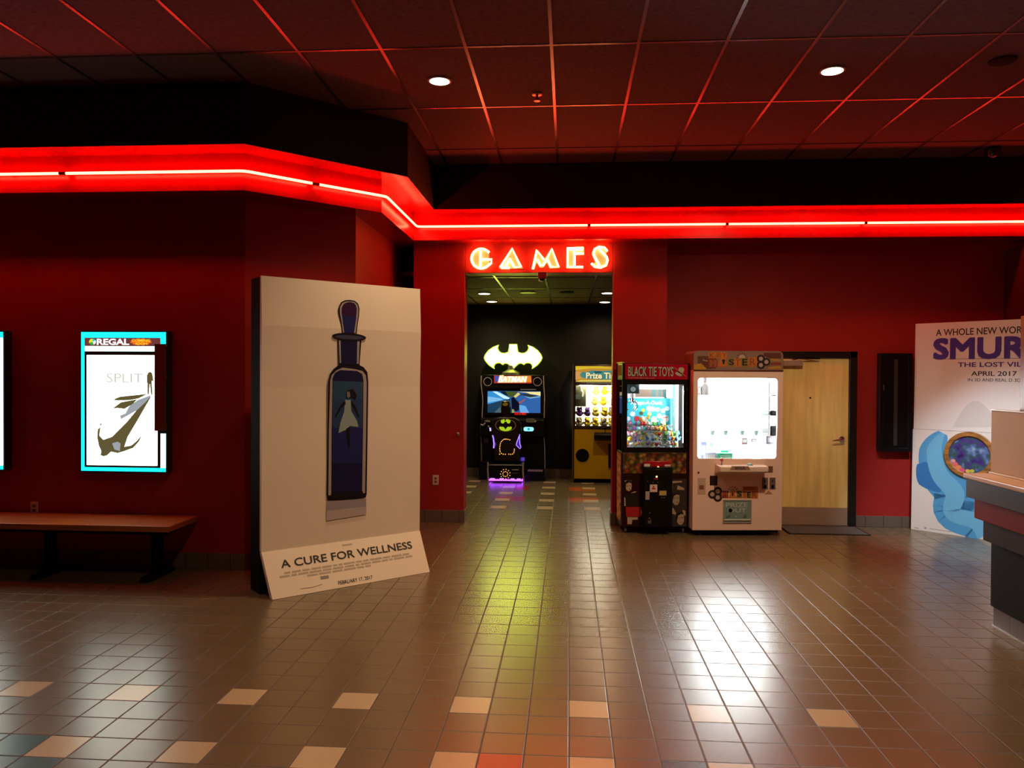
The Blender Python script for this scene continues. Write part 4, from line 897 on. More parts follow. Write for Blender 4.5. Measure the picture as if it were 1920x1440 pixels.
    for jy in range(7):
        for ix in range(nxs+1):
            x = .062+ix*sp_+(sp_/2 if jy % 2 else 0); y = .085+jy*.050
            if x > W-.075 or y > D-.075: continue
            f = (x-.06)/(W-.12); top = .135+.10*math.exp(-((f-.38)/.25)**2)+.05*math.exp(-((f-.75)/.15)**2)+.17*jy/6*.5
            lv = int(top/.047)
            for k in range(lv+1):
                if jy > 0 and k < lv-1: continue
                cname = rnd.choices(names, [5, 6.5, 2.4, 1.6, 1.8, 1.5, 1.6, 1.8, 1.6, 1.6])[0]
                if f < .3 and k == lv: cname = rnd.choice(['purple', 'turquoise', 'pink', 'white'])
                p = Vector((x+rnd.uniform(-.009, .009), y+rnd.uniform(-.004, .004), zf+.0045+k*.0545+(rnd.uniform(-.004, .014) if k else 0))); wp = R @ p+Vector((.587, 8.57, 0)); rz = ang+rnd.choice([-1, 1])*rnd.uniform(0, 1.2)
                if cname not in used: o = duck_mesh('toy_duck', protos[cname][0], bill); used[cname] = o
                else: o = used[cname].copy(); COL.objects.link(o)
                o.location = wp; o.scale = (.9, .9, .9); o.rotation_euler = (rnd.uniform(-.5, .5)*(k > 0), rnd.uniform(-.7, .7)*(k > 0), rz)
                tag(o, 'small %s toy duck in the heap behind the glass under the red header' % cname, 'toy duck', '%s toy ducks in the crane heap' % cname); n += 1
red_crane()

# ------------------------------------------------------------------ white key game cabinet
def key_cabinet():
    ang = math.radians(6.0); X0, Y0 = 1.342, 8.50
    T = thing('prize_machine', 'tall white prize cabinet with a very bright window beside the wooden door', 'prize machine', (X0, Y0, 0), ang); fc = Face(T)
    xx = lambda x: fc.pix(x, 830)[0]; zz = lambda y: fc.pix(1380, y)[1]
    W = xx(1467); D = .44; z0 = zz(994); ztop = zz(694); H = zz(658)
    body = mat('pinkish white cabinet', (.90, .68, .61), .4); inside = mat('bright white interior', (.9, .92, .92), .6)
    wa0, wa1, wb0, wb1 = xx(1308), xx(1457), zz(860), zz(709)
    zc = wb0-.045
    MB().box(0, W, .0305, D, z0, zc).build('lower_cabinet', body, T, .006)
    mb = MB(); O = [(a, b) for a, b in rrect(0, W, z0, ztop, .004, 6)]; I = rrect(wa0, wa1, wb0, wb1, .035, 6)
    fc.hole(mb, O, I, -.03, 0); mb.build('front_panel', body, T, smooth=False)
    MB().box(0, .022, .0305, D, zc, ztop).build('side_wall', body, T)
    sp = Face(T, (W, 0, 0), (0, 1, 0), (0, 0, 1)); mb = MB(); sp.hole(mb, [(.0305, zc), (D, zc), (D, ztop), (.0305, ztop)], [(.09, wb0+.03), (D-.07, wb0+.03), (D-.07, wb1-.05), (.09, wb1-.05)], -.022, 0); mb.build('side_wall', body, T, smooth=False)
    MB().box(W-.014, W-.010, .088, D-.068, wb0+.028, wb1-.048).build('side_pane', GLASS, T, smooth=False)
    MB().box(.023, W-.023, .0305, D, ztop-.022, ztop).build('top_panel', body, T)
    MB().box(.0225, W-.0225, D-.006, D-.0002, zc, ztop-.0225).build('rear_panel', body, T)
    MB().box(.0225, W-.0225, D-.014, D-.0065, zc, ztop-.023).build('backlit_panel', glow('backlit white panel', (.95, 1.0, .99), KM_S), T, smooth=False)
    MB().box(.0225, W-.0225, .031, D-.015, zc, zc+.006).build('prize_deck', inside, T)
    MB().box(wa0-.01, wa1+.01, .012, .016, wb0-.01, wb1+.01).build('front_pane', GLASS, T, smooth=False)
    lamp = glow('white led strip', (.95, 1.0, 1.0), KM_S*2.0)
    MB().box(wa0, wa1, .034, .044, wb1+.004, wb1+.018).build('lamp_strip', lamp, T); MB().box(.024, .034, .034, .060, wb0, wb1).build('lamp_strip', lamp, T); MB().box(W-.034, W-.024, .034, .060, wb0, wb1).build('lamp_strip', lamp, T)
    # shelves with prizes; all washed out by the light
    for zs in (zz(820), zz(781), zz(742)): MB().box(.024, W-.024, D-.16, D-.016, zs-.006, zs).build('shelf', inside, T)
    # header with rounded ends
    mb = MB(); pts = [(0, ztop+.001), (W, ztop+.001), (W, H-.05)]+[(W-.05+.05*math.cos(q), H-.05+.05*math.sin(q)) for q in [math.pi/2*i/6 for i in range(1, 7)]]+[(.05-.05*math.sin(q), H-.05+.05*math.cos(q)) for q in [math.pi/2*i/6 for i in range(0, 7)]]
    fc.poly(mb, pts, -D+.02, 0); head = mb.build('header', mat('header grey pink', (.26, .17, .14), .4), T, smooth=False)
    mb = MB(); fc.rect(mb, 0, W, ztop-.010, ztop+.0005, 0, .008); mb.build('header_trim', CHROME, T)
    brn = mat('brown block print', (.12, .035, .025), .5); orn = mat('orange block print', (.55, .17, .025), .5); yel = mat('mustard block print', (.34, .25, .03), .5); dki = mat('dark print', (.02, .010, .012), .5); gry = mat('pale dial print', (.50, .40, .36), .5); gold = mat('gold print', (.50, .27, .025), .5); olive = mat('olive print', (.26, .21, .05), .5); redb = mat('russet print', (.26, .045, .025), .5)
    def pr(M, pts, d, par, nm='print'): mb = MB(); fc.poly(mb, pts, 0, d); mb.build(nm, M, par, smooth=False)
    def logo(Z, par, swap):
        """key logo: coloured letter blocks, three-lobed disc and a half cog"""
        q = lambda *l: [Z(*p) for p in l]
        mask = lambda: None
        def blk(M, x0, x1, y0, y1, s, d=.0012):
            pr(M, q((x0, y0), (x1, y0), (x1, y1), (x0, y1)), d, par, 'letter_block')
            if s:
                a0, b0 = Z(x0+.12*(x1-x0), y1-.1*(y1-y0)); a1, b1 = Z(x1-.12*(x1-x0), y0+.1*(y1-y0))
                fc.text(s, dki if M in (yel, olive) else mat('letter print', (.30, .09, .02) if M is orn else (.40, .10, .05), .5), a0, a1, b0, b1, d+.0004, parent=par, bold=.03)
        return blk, q
    Zh = lambda x, y: fc.pix(1280+x/9.6, 640+y/9.6); blk, q = logo(Zh, head, False)
    pr(brn, q((270, 265), (600, 265), (600, 490), (440, 500), (270, 420)), .0008, head); pr(brn, q((1460, 205), (1770, 205), (1770, 310), (1560, 310), (1460, 260)), .0008, head)
    pr(gold, q((200, 420), (330, 395), (430, 490), (400, 512), (200, 512)), .0012, head); pr(gold, q((1580, 310), (1770, 330), (1770, 350), (1590, 350)), .0012, head); pr(gold, q((1540, 470), (1760, 440), (1770, 495), (1540, 495)), .0012, head); pr(redb, q((1560, 380), (1770, 385), (1770, 430), (1560, 425)), .0012, head)
    pr(gry, q((360, 330), (450, 350), (450, 362), (365, 345)), .0012, head)
    blk(orn, 465, 590, 195, 305, 'K', .0016); blk(orn, 600, 700, 195, 300, 'E', .0016); blk(orn, 700, 795, 195, 300, 'Y', .0016)
    blk(redb, 465, 625, 320, 470, 'M', .0020)
    pr(orn, q((635, 455), (680, 300), (775, 300), (805, 455)), .0022, head, 'letter_block'); pr(dki, [Zh(735+28*math.cos(a), 350-28*math.sin(a)) for a in [k*math.pi/8 for k in range(16)]], .0026, head); pr(dki, q((722, 360), (748, 360), (758, 408), (714, 408)), .0026, head)
    blk(olive, 810, 940, 310, 440, 'S', .0020); blk(orn, 930, 1050, 305, 455, 'T', .0024); blk(olive, 1055, 1180, 300, 450, 'E', .0020); blk(orn, 1185, 1335, 285, 455, 'R', .0024)
    pr(gry, [Zh(1068+58*math.cos(a), 300-58*math.sin(a)) for a in [k*math.pi/10 for k in range(11)]], .0018, head, 'half_cog')
    for k in range(7): a = math.pi*k/6; pr(brn, [Zh(1068+70*math.cos(a-.12), 298-70*math.sin(a-.12)), Zh(1068+100*math.cos(a-.06), 298-100*math.sin(a-.06)), Zh(1068+100*math.cos(a+.06), 298-100*math.sin(a+.06)), Zh(1068+70*math.cos(a+.12), 298-70*math.sin(a+.12))], .0014, head, 'cog_tooth')
    def trefoil(Z, par, cx, cy, r, lob, ang0):
        for k in range(3):
            a = math.radians(ang0+k*120); pr(dki, [Z(cx+lob*math.cos(a)+r*math.cos(b), cy-lob*math.sin(a)-r*math.sin(b)) for b in [j*math.pi/9 for j in range(18)]], .0024+k*.0003, par, 'dial_lobe')
            pr(gry, [Z(cx+lob*math.cos(a)+r*.52*math.cos(b), cy-lob*math.sin(a)-r*.52*math.sin(b)) for b in [j*math.pi/8 for j in range(16)]], .0036, par, 'dial_eye')
    trefoil(Zh, head, 1440, 370, 72, 66, 0)
    # same logo mirrored in order on the lower front
    Zl = lambda x, y: fc.pix(1280+x/8.47, 840+y/8.47); lo = MB(); a0, b0 = Zl(590, 800); a1, b1 = Zl(1195, 790)
    q = lambda *l: [Zl(*p) for p in l]
    fc.rect(lo, a0, a1, b0+.002, b0+.010, 0, .0008); lop = lo.build('lower_logo', redb, T, smooth=False); blk, q = logo(Zl, lop, True)
    trefoil(Zl, lop, 528, 735, 68, 58, 60)
    blk(redb, 600, 725, 680, 790, 'M', .0020); pr(orn, q((728, 792), (760, 690), (830, 690), (850, 792)), .0022, lop, 'letter_block'); pr(dki, [Zl(792+16*math.cos(a), 725-16*math.sin(a)) for a in [k*math.pi/8 for k in range(16)]], .0026, lop); pr(dki, q((785, 730), (799, 730), (804, 762), (780, 762)), .0026, lop)
    blk(yel, 850, 945, 675, 785, 'S', .0020); blk(orn, 950, 1015, 680, 795, 'T', .0024); blk(yel, 1015, 1085, 690, 798, 'E', .0020); blk(orn, 1085, 1195, 680, 798, 'R', .0024)
    blk(orn, 952, 1195, 610, 676, 'KEY', .0020)
    pr(gry, [Zl(792+46*math.cos(a), 690-46*math.sin(a)) for a in [k*math.pi/10 for k in range(11)]], .0016, lop, 'half_cog')
    for k in range(7): a = math.pi*k/6; pr(brn, [Zl(792+58*math.cos(a-.10), 690-58*math.sin(a-.10)), Zl(792+92*math.cos(a-.05), 690-92*math.sin(a-.05)), Zl(792+92*math.cos(a+.05), 690-92*math.sin(a+.05)), Zl(792+58*math.cos(a+.10), 690-58*math.sin(a+.10))], .0014, lop, 'cog_tooth')
    # console
    c0, c1 = fc.pix(1341, 884), fc.pix(1431, 873); dz = .035
    cz0, cz1 = zz(884)+.01, zz(866)
    con = MB().ext([(c0[0], -.17, cz0), (c1[0], -.17, cz0), (c1[0]+.006, -.0005, cz0-.03), (c0[0]-.006, -.0005, cz0-.03)], [(c0[0], -.17, cz0+.062), (c1[0], -.17, cz0+.062), (c1[0]+.006, -.0005, cz0+.075), (c0[0]-.006, -.0005, cz0+.075)]).build('console', mat('console white', (.80, .68, .60), .4), T, .012)
    cf = Face(T, (0, -.1715, 0)); a0, b0 = cf.pix(1280+750/8.47, 840+352/8.47); a1, b1 = cf.pix(1280+1075/8.47, 840+288/8.47)
    mb = MB(); cf.poly(mb, [(a0, b0), (a1, b0), (a1-.02, b1), (a0+.02, b1)], -.001, .001); pl = mb.build('maker_plate', mat('brown plate', (.38, .24, .18), .5), con, smooth=False)
    cf.text('SEGA', mat('plate lettering', (.06, .03, .025), .5), a0+(a1-a0)*.24, a0+(a1-a0)*.76, b0+.006, b1-.006, .0014, parent=pl, bold=.02)
    jx = cf.pix(1357, 866)[0]; zt = cz0+.066
    js = MB().tube([(jx, -.10, zt), (jx, -.10, zt+.05)], .006, 8).build('joystick_shaft', CHROME, con); MB().ball((jx, -.10, zt+.062), .019, 14, 10).build('joystick_ball', mat('pink joystick ball', (.75, .12, .2), .2), con)
    bx = cf.pix(1411, 868)[0]; MB().lathe([(.032, 0), (.032, .010), (.022, .022), (.004, .026)], (bx, -.09, zt-.001), 20).build('push_button', mat('pale blue button', (.30, .62, .70), .25), con)
    # labels, slots, flap
    def lbl(nm, px0, py0, px1, py1, M, d=.002): a0, b0 = Zl(px0, py1); a1, b1 = Zl(px1, py0); mb = MB(); fc.rect(mb, a0, a1, b0, b1, .0003, d); return mb.build(nm, M, T)
    lbl('black_label', 430, 440, 552, 594, mat('black label', (.02, .012, .012), .4)); lbl('faint_label', 235, 475, 365, 742, mat('faint beige label', (.58, .42, .34), .5), .001); lbl('faint_label_print', 262, 590, 335, 660, mat('reddish print', (.24, .09, .07), .5), .0016)
    lbl('badge', 1312, 290, 1432, 392, mat('brown badge', (.20, .08, .035), .5))
    for x0, x1 in ((1258, 1352), (1378, 1472)):
        s = lbl('coin_plate', x0, 470, x1, 650, mat('coin plate grey', (.19, .145, .16), .4, .3), .006); a, b = Zl((x0+x1)/2, 500); a2, b2 = Zl((x0+x1)/2, 610)
        mb = MB(); fc.rect(mb, a-.004, a+.004, b-.03, b, .006, .008); mb.build('coin_slot', BLACKM, s); mb = MB(); fc.rect(mb, a2-.014, a2+.014, b2-.02, b2+.016, .006, .008); mb.build('coin_return', BLACKM, s)
    a, b = Zl(1365, 715); mb = MB(); fc.poly(mb, [(a-.045, b-.015), (a+.045, b-.015), (a, b+.03)], .0003, .001); mb.build('warning_mark', mat('faint orange print', (.50, .25, .15), .5), T, smooth=False)
    a, b = Zl(250, 390); MB().lathe([(.012, -.0003), (.010, -.006), (.004, -.008)], (a, 0, b), 14, 'y').build('lock', mat('lock brown', (.10, .04, .03), .4), T)
    a0, b0 = Zl(645, 1185); a1, b1 = Zl(1085, 828)
    mb = MB(); fc.frame(mb, a0-.006, a1+.006, b0-.006, b1+.006, .012, .0003, .008); mb.build('flap_frame', mat('flap rim', (.35, .33, .31), .3), T, .002)
    mb = MB(); fc.rect(mb, a0+.007, a1-.007, b0+.007, b1-.007, .0003, .004); fl = mb.build('prize_flap', mat('frosted teal flap', (.20, .32, .32), .2), T)
    tl = mat('flap pale lettering', (.44, .52, .50), .4); td = mat('flap dark print', (.09, .16, .16), .4)
    a, b = Zl(685, 938); a2, b2 = Zl(1030, 868); fc.text('PRIZE', tl, a, a2, b, b2, .005, parent=fl, bold=.02)
    a, b = Zl(710, 1022); a2, b2 = Zl(1010, 955); fc.text('OUT', tl, a, a2, b, b2, .005, parent=fl, bold=.025)
    a, b = Zl(755, 990); mb = MB(); fc.poly(mb, ellipse(a, b, .022, .022, 16), .004, .0062); mb.build('flap_hole', BLACKM, fl)
    pr(td, [Zl(*p) for p in ((680, 1115), (700, 1080), (740, 1050), (760, 1080), (735, 1115))], .0046, fl, 'flap_print'); pr(td, [Zl(*p) for p in ((800, 1075), (890, 1075), (845, 1115))], .0046, fl, 'flap_print'); pr(tl, [Zl(*p) for p in ((818, 1080), (872, 1080), (845, 1104))], .0052, fl, 'flap_print'); pr(td, [Zl(*p) for p in ((950, 1090), (1005, 1040), (1020, 1110), (950, 1115))], .0046, fl, 'flap_print')
    mb = MB(); a, b = Zl(645, 1150); a2, b2 = Zl(1085, 1128); fc.rect(mb, a+.007, a2-.007, b, b2, .004, .012); mb.build('flap_lip', mat('clear lip', (.6, .7, .68), .1), fl, .002)
    for x in (.10, W-.10):
        for y in (.06, D-.06): MB().lathe([(.024, 0), (.024, .012), (.010, .016), (.010, z0)], (x, y, 0), 14).build('foot', mat('foot dark', (.05, .04, .04), .4), T)
    MB().box(.03, W-.03, .03, D-.02, .035, z0-.0005).build('plinth', BLACKM, T)
    # prizes behind the glass
    R = Matrix.Rotation(ang, 3, 'Z')
    def place(o, x, y, z, label, cat):
        o.location = R @ Vector((x, y, z))+Vector((X0, Y0, 0)); o.rotation_euler = (0, 0, ang); tag(o, label, cat, 'prizes in the bright white cabinet'); return o
    PF = Face(T, (0, D-.13, 0)); pp = lambda px, py: PF.pix(px, py)
    def carton(nm, px0, py0, px1, py1, y, zbase, M, M2, label, cat):
        F2 = Face(T, (0, y, 0)); a0, b0 = F2.pix(px0, py1); a1, b1 = F2.pix(px1, py0); w2 = (a1-a0)/2
        t = thing(nm, label, cat, R @ Vector(((a0+a1)/2, y, zbase))+Vector((X0, Y0, 0)), ang, 'prizes in the bright white cabinet')
        h = b1-b0; MB().box(-w2, w2, 0, .06, 0, h).build('carton_body', M, t, .003); MB().box(-w2*.7, w2*.7, -.0016, -.0002, h*.25, h*.8).build('printed_label', M2, t); return t
    s1, s2, s3 = zz(820), zz(781), zz(742)
    pg = lambda k: mat('prize print', k, .5)
    pale = pg((.75, .8, .8)); grn = pg((.02, .45, .20)); blu = pg((.18, .22, .5)); dkg = pg((.10, .11, .11))
    F3 = Face(T, (0, D-.10, 0)); b = F3.pix(1322, 752)
    t = thing('prize_bottle', 'pale grey bottle-shaped prize at upper left of the bright window', 'prize', R @ Vector((b[0], D-.09, s3+.0005))+Vector((X0, Y0, 0)), ang, 'prizes in the bright white cabinet')
    bm_ = mat('grey prize plastic', (.06, .07, .075), .5); MB().lathe([(.05, 0), (.05, .09), (.035, .115), (.018, .13)], n=18).build('bottle_body', bm_, t); MB().lathe([(.018, .1305), (.02, .16), (.024, .18), (.012, .205)], n=16).build('bottle_cap', bm_, t)
    carton('prize_box', 1309, 738, 1313, 754, D-.12, s3+.0005, pg((.10, .10, .1)), pale, 'narrow grey prize box at the left edge of the top shelf', 'prize')
    b = F3.pix(1377, 752); t = thing('prize_bottle', 'faint grey slim bottle prize near the middle of the top shelf', 'prize', R @ Vector((b[0], D-.09, s3+.0005))+Vector((X0, Y0, 0)), ang, 'prizes in the bright white cabinet')
    MB().lathe([(.028, 0), (.028, .08), (.012, .11)], n=16).build('bottle_body', mat('faint grey plastic', (.35, .36, .36), .5), t); MB().lathe([(.012, .1105), (.012, .125)], n=12).build('bottle_cap', pale, t)
    mugm = mat('grey green handle plastic', (.10, .16, .14), .5)
    for k, px in enumerate((1335, 1360, 1391, 1417)):
        b = F3.pix(px, 806); t = thing('prize_basket', ('leftmost', 'second', 'third', 'rightmost')[k]+' small basket prize on the middle shelf of the white cabinet', 'prize', R @ Vector((b[0], D-.10, s1+.0005))+Vector((X0, Y0, 0)), ang, 'basket prizes on the middle shelf')
        MB().ext([(x*.022, y*.022, 0) for x, y in ellipse(0, 0, 1, 1, 14)], [(x*.032, y*.032, .05) for x, y in ellipse(0, 0, 1, 1, 14)]).build('basket_cup', mugm, t)
        MB().tube([(-.03, 0, .048), (-.05, 0, .062), (-.075, 0, .066)], .005, 6).build('basket_handle', mugm, t)
    carton('prize_box', 1428, 775, 1443, 783, D-.12, s2+.0005, pg((.25, .35, .35)), pg((.5, .6, .6)), 'small printed prize box at the right of the second shelf', 'prize')
    carton('prize_box', 1428, 795, 1442, 812, D-.12, s1+.0005, pg((.75, .78, .78)), pg((.4, .45, .45)), 'pale prize box with grey print above the dark prize carton', 'prize')
    fz = zc+.0065
    carton('prize_box', 1437, 818, 1451, 833, .10, zz(834)+.0, pg((.03, .03, .045)), pg((.12, .12, .14)), 'dark grey prize carton at lower right of the bright window', 'prize')
    MB().box(W-.16, W-.05, .08, .2, fz, zz(834)-.002).build('prize_riser', inside, T)
    carton('prize_box', 1346, 843, 1374, 858, .09, fz, grn, pg((.35, .75, .6)), 'bright green prize box on the cabinet deck behind the joystick', 'prize')
    carton('prize_box', 1322, 842, 1344, 858, .09, fz, pg((.45, .5, .68)), pale, 'pale blue prize box at lower left on the cabinet deck', 'prize')
    carton('prize_box', 1352, 823, 1366, 841, .22, fz, pg((.03, .5, .3)), pg((.6, .85, .75)), 'green peaked prize box standing behind the green box', 'prize')
    carton('prize_box', 1314, 824, 1325, 858, .24, fz, blu, pg((.6, .65, .8)), 'slim violet blue prize box at far lower left', 'prize')
    carton('prize_box', 1330, 826, 1338, 858, .24, fz, pg((.4, .55, .55)), pale, 'pale grey prize box behind the pale blue one', 'prize')
    carton('prize_box', 1391, 827, 1402, 838, D-.12, s1-.10, pg((.30, .20, .20)), pale, 'small brownish prize box low in the middle of the window', 'prize')
    carton('prize_box', 1409, 827, 1419, 834, D-.12, s1-.08, pg((.16, .10, .10)), pale, 'small dark prize box right of the brownish one', 'prize')
    MB().box(xx(1385), xx(1425), D-.14, D-.016, s1-.107, s1-.101).build('shelf', inside, T)
key_cabinet()

# ------------------------------------------------------------------ game room: ride-on game and yellow crane
def ride_game():
    X0, Y0 = -1.47, 12.86
    T = thing('arcade_game', 'black ride-on arcade game with a glowing bat emblem in the dark game room', 'arcade game', (X0, Y0, 0)); fc = Face(T)
    xx = lambda x: fc.pix(x, 800)[0]; zz = lambda y: fc.pix(960, y)[1]; W = xx(1023); H = zz(703)
    MB().box(0, W, 0, .30, 0, H).build('cabinet', BLACK, T, .01)
    Z5 = lambda x, y: fc.pix(895+x/13.093, 690+y/13.093); Z6 = lambda x, y: fc.pix(895+x/10.286, 780+y/10.286); q5 = lambda *l: [Z5(*p) for p in l]; q6 = lambda *l: [Z6(*p) for p in l]
    # bright edge strips
    CHROME = mat('bright edge trim', (.55, .54, .5), .3, .25)
    for pts in ([(95, 190), (90, 400), (130, 700), (135, 880), (120, 1100), (120, 1330)], [(1625, 190), (1635, 480), (1650, 700), (1645, 900), (1640, 1220)]):
        mb = MB(); fc.tube(mb, q5(*pts), .009, .008); mb.build('edge_strip', CHROME, T)
    for pts in ([(62, 150), (60, 320), (78, 540), (82, 985)], [(1275, 310), (1300, 600), (1300, 760), (1305, 920), (1300, 1180)]):
        mb = MB(); fc.tube(mb, q6(*pts), .008, .008); mb.build('edge_strip', CHROME, T)
    for k, (cx, cy) in enumerate(((255, 335), (1475, 335))):
        c = Z5(cx, cy); mb = MB(); fc.hole(mb, ellipse(*c, .073, .073, 24), ellipse(*c, .062, .062, 24), 0, .012); mb.build('speaker_ring', CHROME, T); mb = MB(); fc.poly(mb, ellipse(*c, .061, .061, 24), .0003, .004); mb.build('speaker_cone', BLACKM, T)
    # marquee
    a0, b0 = Z5(410, 375); a1, b1 = Z5(1335, 190); mb = MB(); fc.rect(mb, a0, a1, b0, b1, .0003, .010); mq = mb.build('marquee', glow('lit marquee red', (.75, .05, .03), .6), T)
    mb = MB(); fc.poly(mb, q5((420, 195), (540, 195), (500, 350), (440, 330)), .010, .0112); mb.build('marquee_print', glow('lit blue print', (.10, .12, .6), .7), mq, smooth=False)
    mb = MB(); fc.poly(mb, q5((1225, 190), (1310, 195), (1330, 350), (1210, 350)), .010, .0112); mb.build('marquee_print', glow('lit orange print', (1, .30, .03), .8), mq, smooth=False)
    mb = MB(); fc.poly(mb, q5((548, 178), (640, 172), (665, 205), (1235, 198), (1200, 355), (500, 360)), .010, .0118); mb.build('lettering_block', glow('lit letter edge', (1.0, .75, .30), 1.0), mq, smooth=False)
    c0 = Z5(525, 345); c1 = Z5(1215, 208); fc.text('BATMAN', glow('lit letter white', (1, .98, .85), 1.7), c0[0], c1[0], c0[1], c1[1], .012, parent=mq, bold=.012, shear=.25)
    # screen
    a0, b0 = Z5(215, 1130); a1, b1 = Z5(1590, 480); mb = MB(); fc.frame(mb, a0-.02, a1+.02, b0-.02, b1+.02, .045, .0003, .02); mb.build('screen_bezel', BLACKM, T, .004)
    a0, b0 = Z5(250, 1110); a1, b1 = Z5(1558, 572); mb = MB(); fc.rect(mb, a0, a1, b0, b1, .0003, .006); sc = mb.build('screen', glow('screen blue', (.035, .13, .38), .75), T)
    def sp(c, s, pts, d): mb = MB(); fc.poly(mb, q5(*pts), .006, d); mb.build('screen_picture', glow('screen print', c, s), sc, smooth=False)
    sp((.05, .32, .75), .9, ((250, 575), (520, 575), (800, 740), (250, 890)), .0068); sp((.55, .85, 1.0), 1.1, ((370, 575), (470, 575), (800, 735), (760, 765), (650, 750)), .0074); sp((.25, .6, .9), .9, ((250, 700), (560, 740), (640, 780), (250, 850)), .0072)
    sp((.02, .07, .14), .7, ((250, 890), (800, 760), (860, 1110), (250, 1110)), .0066); sp((.10, .18, .22), .7, ((400, 1110), (560, 950), (600, 1110)), .0072); sp((.10, .16, .03), .6, ((690, 575), (980, 575), (900, 720), (760, 700)), .0070); sp((.01, .02, .05), .6, ((560, 575), (690, 575), (760, 690), (640, 640)), .0071)
    sp((.85, .68, .22), .9, ((890, 700), (1000, 600), (1060, 640), (940, 730)), .0076); sp((1.0, .85, .35), .95, ((980, 585), (1558, 585), (1558, 690), (1450, 660), (1300, 640), (1200, 605)), .0076); sp((.05, .07, .06), .5, ((1020, 640), (1250, 635), (1480, 690), (1300, 720)), .0079)
    sp((.04, .16, .5), .8, ((940, 720), (1200, 660), (1558, 720), (1558, 1110), (1240, 1110)), .0070); sp((.15, .45, .9), .9, ((1010, 900), (1180, 930), (1280, 1110), (1060, 1110)), .0078); sp((.55, .14, .12), .7, ((1010, 850), (1200, 740), (1160, 800), (1040, 890)), .0082); sp((.3, .6, .85), .8, ((1150, 690), (1300, 720), (1540, 690), (1540, 715), (1290, 750)), .0082)
    sp((.006, .008, .03), .6, ((830, 740), (900, 710), (930, 760), (1030, 870), (1030, 1020), (960, 1070), (850, 1000), (840, 850)), .0084); sp((.5, .5, .1), .7, ((850, 1020), (900, 1010), (900, 1110), (850, 1110)), .0084)
    c0 = Z5(905, 1150); c1 = Z5(1215, 1090); fc.text('TO START', glow('red screen text', (1, .02, .01), 1.2), c0[0], c1[0], c0[1], c1[1], .021, parent=sc, bold=.03)
    c0 = Z5(1060, 540); c1 = Z5(1450, 515); mb = MB(); fc.rect(mb, c0[0], c1[0], c0[1], c1[1], .0203, .0208); mb.build('screen_label', mat('blue grey label', (.20, .30, .42), .5), T, smooth=False)
    # dashboard
    z1, z0 = zz(783), zz(817); MB().ext([(.02, -.10, z0), (W-.02, -.10, z0), (W-.02, -.0005, z0-.03), (.02, -.0005, z0-.03)], [(.02, -.08, z1-.03), (W-.02, -.08, z1-.03), (W-.02, -.0005, z1), (.02, -.0005, z1)]).build('dashboard', BLACK, T, .01)
    d5 = Face(T, (0, -.104, 0)); Zd = lambda x, y: d5.pix(895+x/10.286, 780+y/10.286)
    a, b = Zd(990, 252); mb = MB(); d5.poly(mb, rrect(a-.10, a+.10, b-.045, b+.045, .035), 0, .01); g = mb.build('gauge_housing', BLACKM, T); mb = MB(); d5.poly(mb, rrect(a-.082, a+.082, b-.034, b+.034, .028), .01, .013); mb.build('gauge_screen', glow('cyan gauge', (.25, .85, 1.0), 1.6), g); mb = MB(); d5.poly(mb, ellipse(a, b, .022, .022, 14), .013, .0142); mb.build('gauge_mark', glow('blue gauge mark', (.03, .35, .55), 1), g)
    a, b = Zd(1025, 85); mb = MB(); d5.poly(mb, rrect(a-.075, a+.075, b-.035, b+.035, .03), .0, .012); mb.build('dash_pad', mat('grey dash pad', (.16, .17, .13), .35), T)
    mb = MB(); d5.poly(mb, [Zd(*p) for p in ((130, 95), (190, 75), (240, 85), (255, 115), (190, 115))], 0, .015); mb.build('dash_fin', CHROME, T)
    mb = MB(); d5.tube(mb, [Zd(70, 160), Zd(110, 180), Zd(160, 130)], .012, .03); mb.build('grip', CHROME, T); mb = MB(); d5.tube(mb, [Zd(205, 190), Zd(235, 215)], .012, .02); mb.build('grip', CHROME, T); mb = MB(); d5.tube(mb, [Zd(1110, 115), Zd(1140, 90)], .01, .02); mb.build('lever', CHROME, T)
    a, b = Z6(168, 470); mb = MB(); fc.rect(mb, a-.04, a+.04, b-.042, b+.042, .0003, .004); mb.build('grey_label', mat('grey label', (.16, .17, .15), .5), T)
    mb = MB(); a, b = Z6(830, 410); a2, b2 = Z6(1000, 402); fc.rect(mb, a, a2, b, b2, .0003, .004); mb.build('violet_strip', glow('violet strip', (.22, .12, .6), .8), T)
    mb = MB(); a, b = Z6(880, 830); mb2 = fc.rect(mb, a-.028, a+.028, b-.028, b+.028, .0003, .06); mb.build('violet_light', glow('violet light', (.10, .05, .45), .9), T)
    # step with slanted white bars
    st = Face(T, (0, -.16, 0)); zs = st.pix(1000, 879)[1]
    MB().box(xx(984), W-.005, -.16, -.0005, 0, zs-.01).build('foot_step', BLACK, T, .005)
    MB().box(.005, xx(914), -.10, -.0005, 0, .30).build('foot_step', BLACK, T, .005)
    barm = mat('white step bar', (.65, .62, .58), .4)
    for k in range(8):
        a, b = st.pix(990+k*3.6, 880); mb = MB(); st.poly(mb, [(a-.012, zs-.045), (a+.006, zs-.045), (a+.026, zs-.012), (a+.008, zs-.012)], .0003, .003); mb.build('step_bar', barm, T, smooth=False)
    # pedestal of the ride
    pd = Face(T, (0, -.44, 0)); P = lambda x, y: pd.pix(895+x/10.286, 780+y/10.286)
    a0, b0 = P(215, 1285); a1, b1 = P(890, 935); zp = b1
    MB().box(a0, a1, -.44, -.165, .07, zp).build('pedestal', BLACK, T, .008)
    for x in (205, 885): mb = MB(); pd.tube(mb, [P(x, 890), P(x-6, 1050), P(x+10, 1290)], .013, .006); mb.build('edge_strip', CHROME, T)
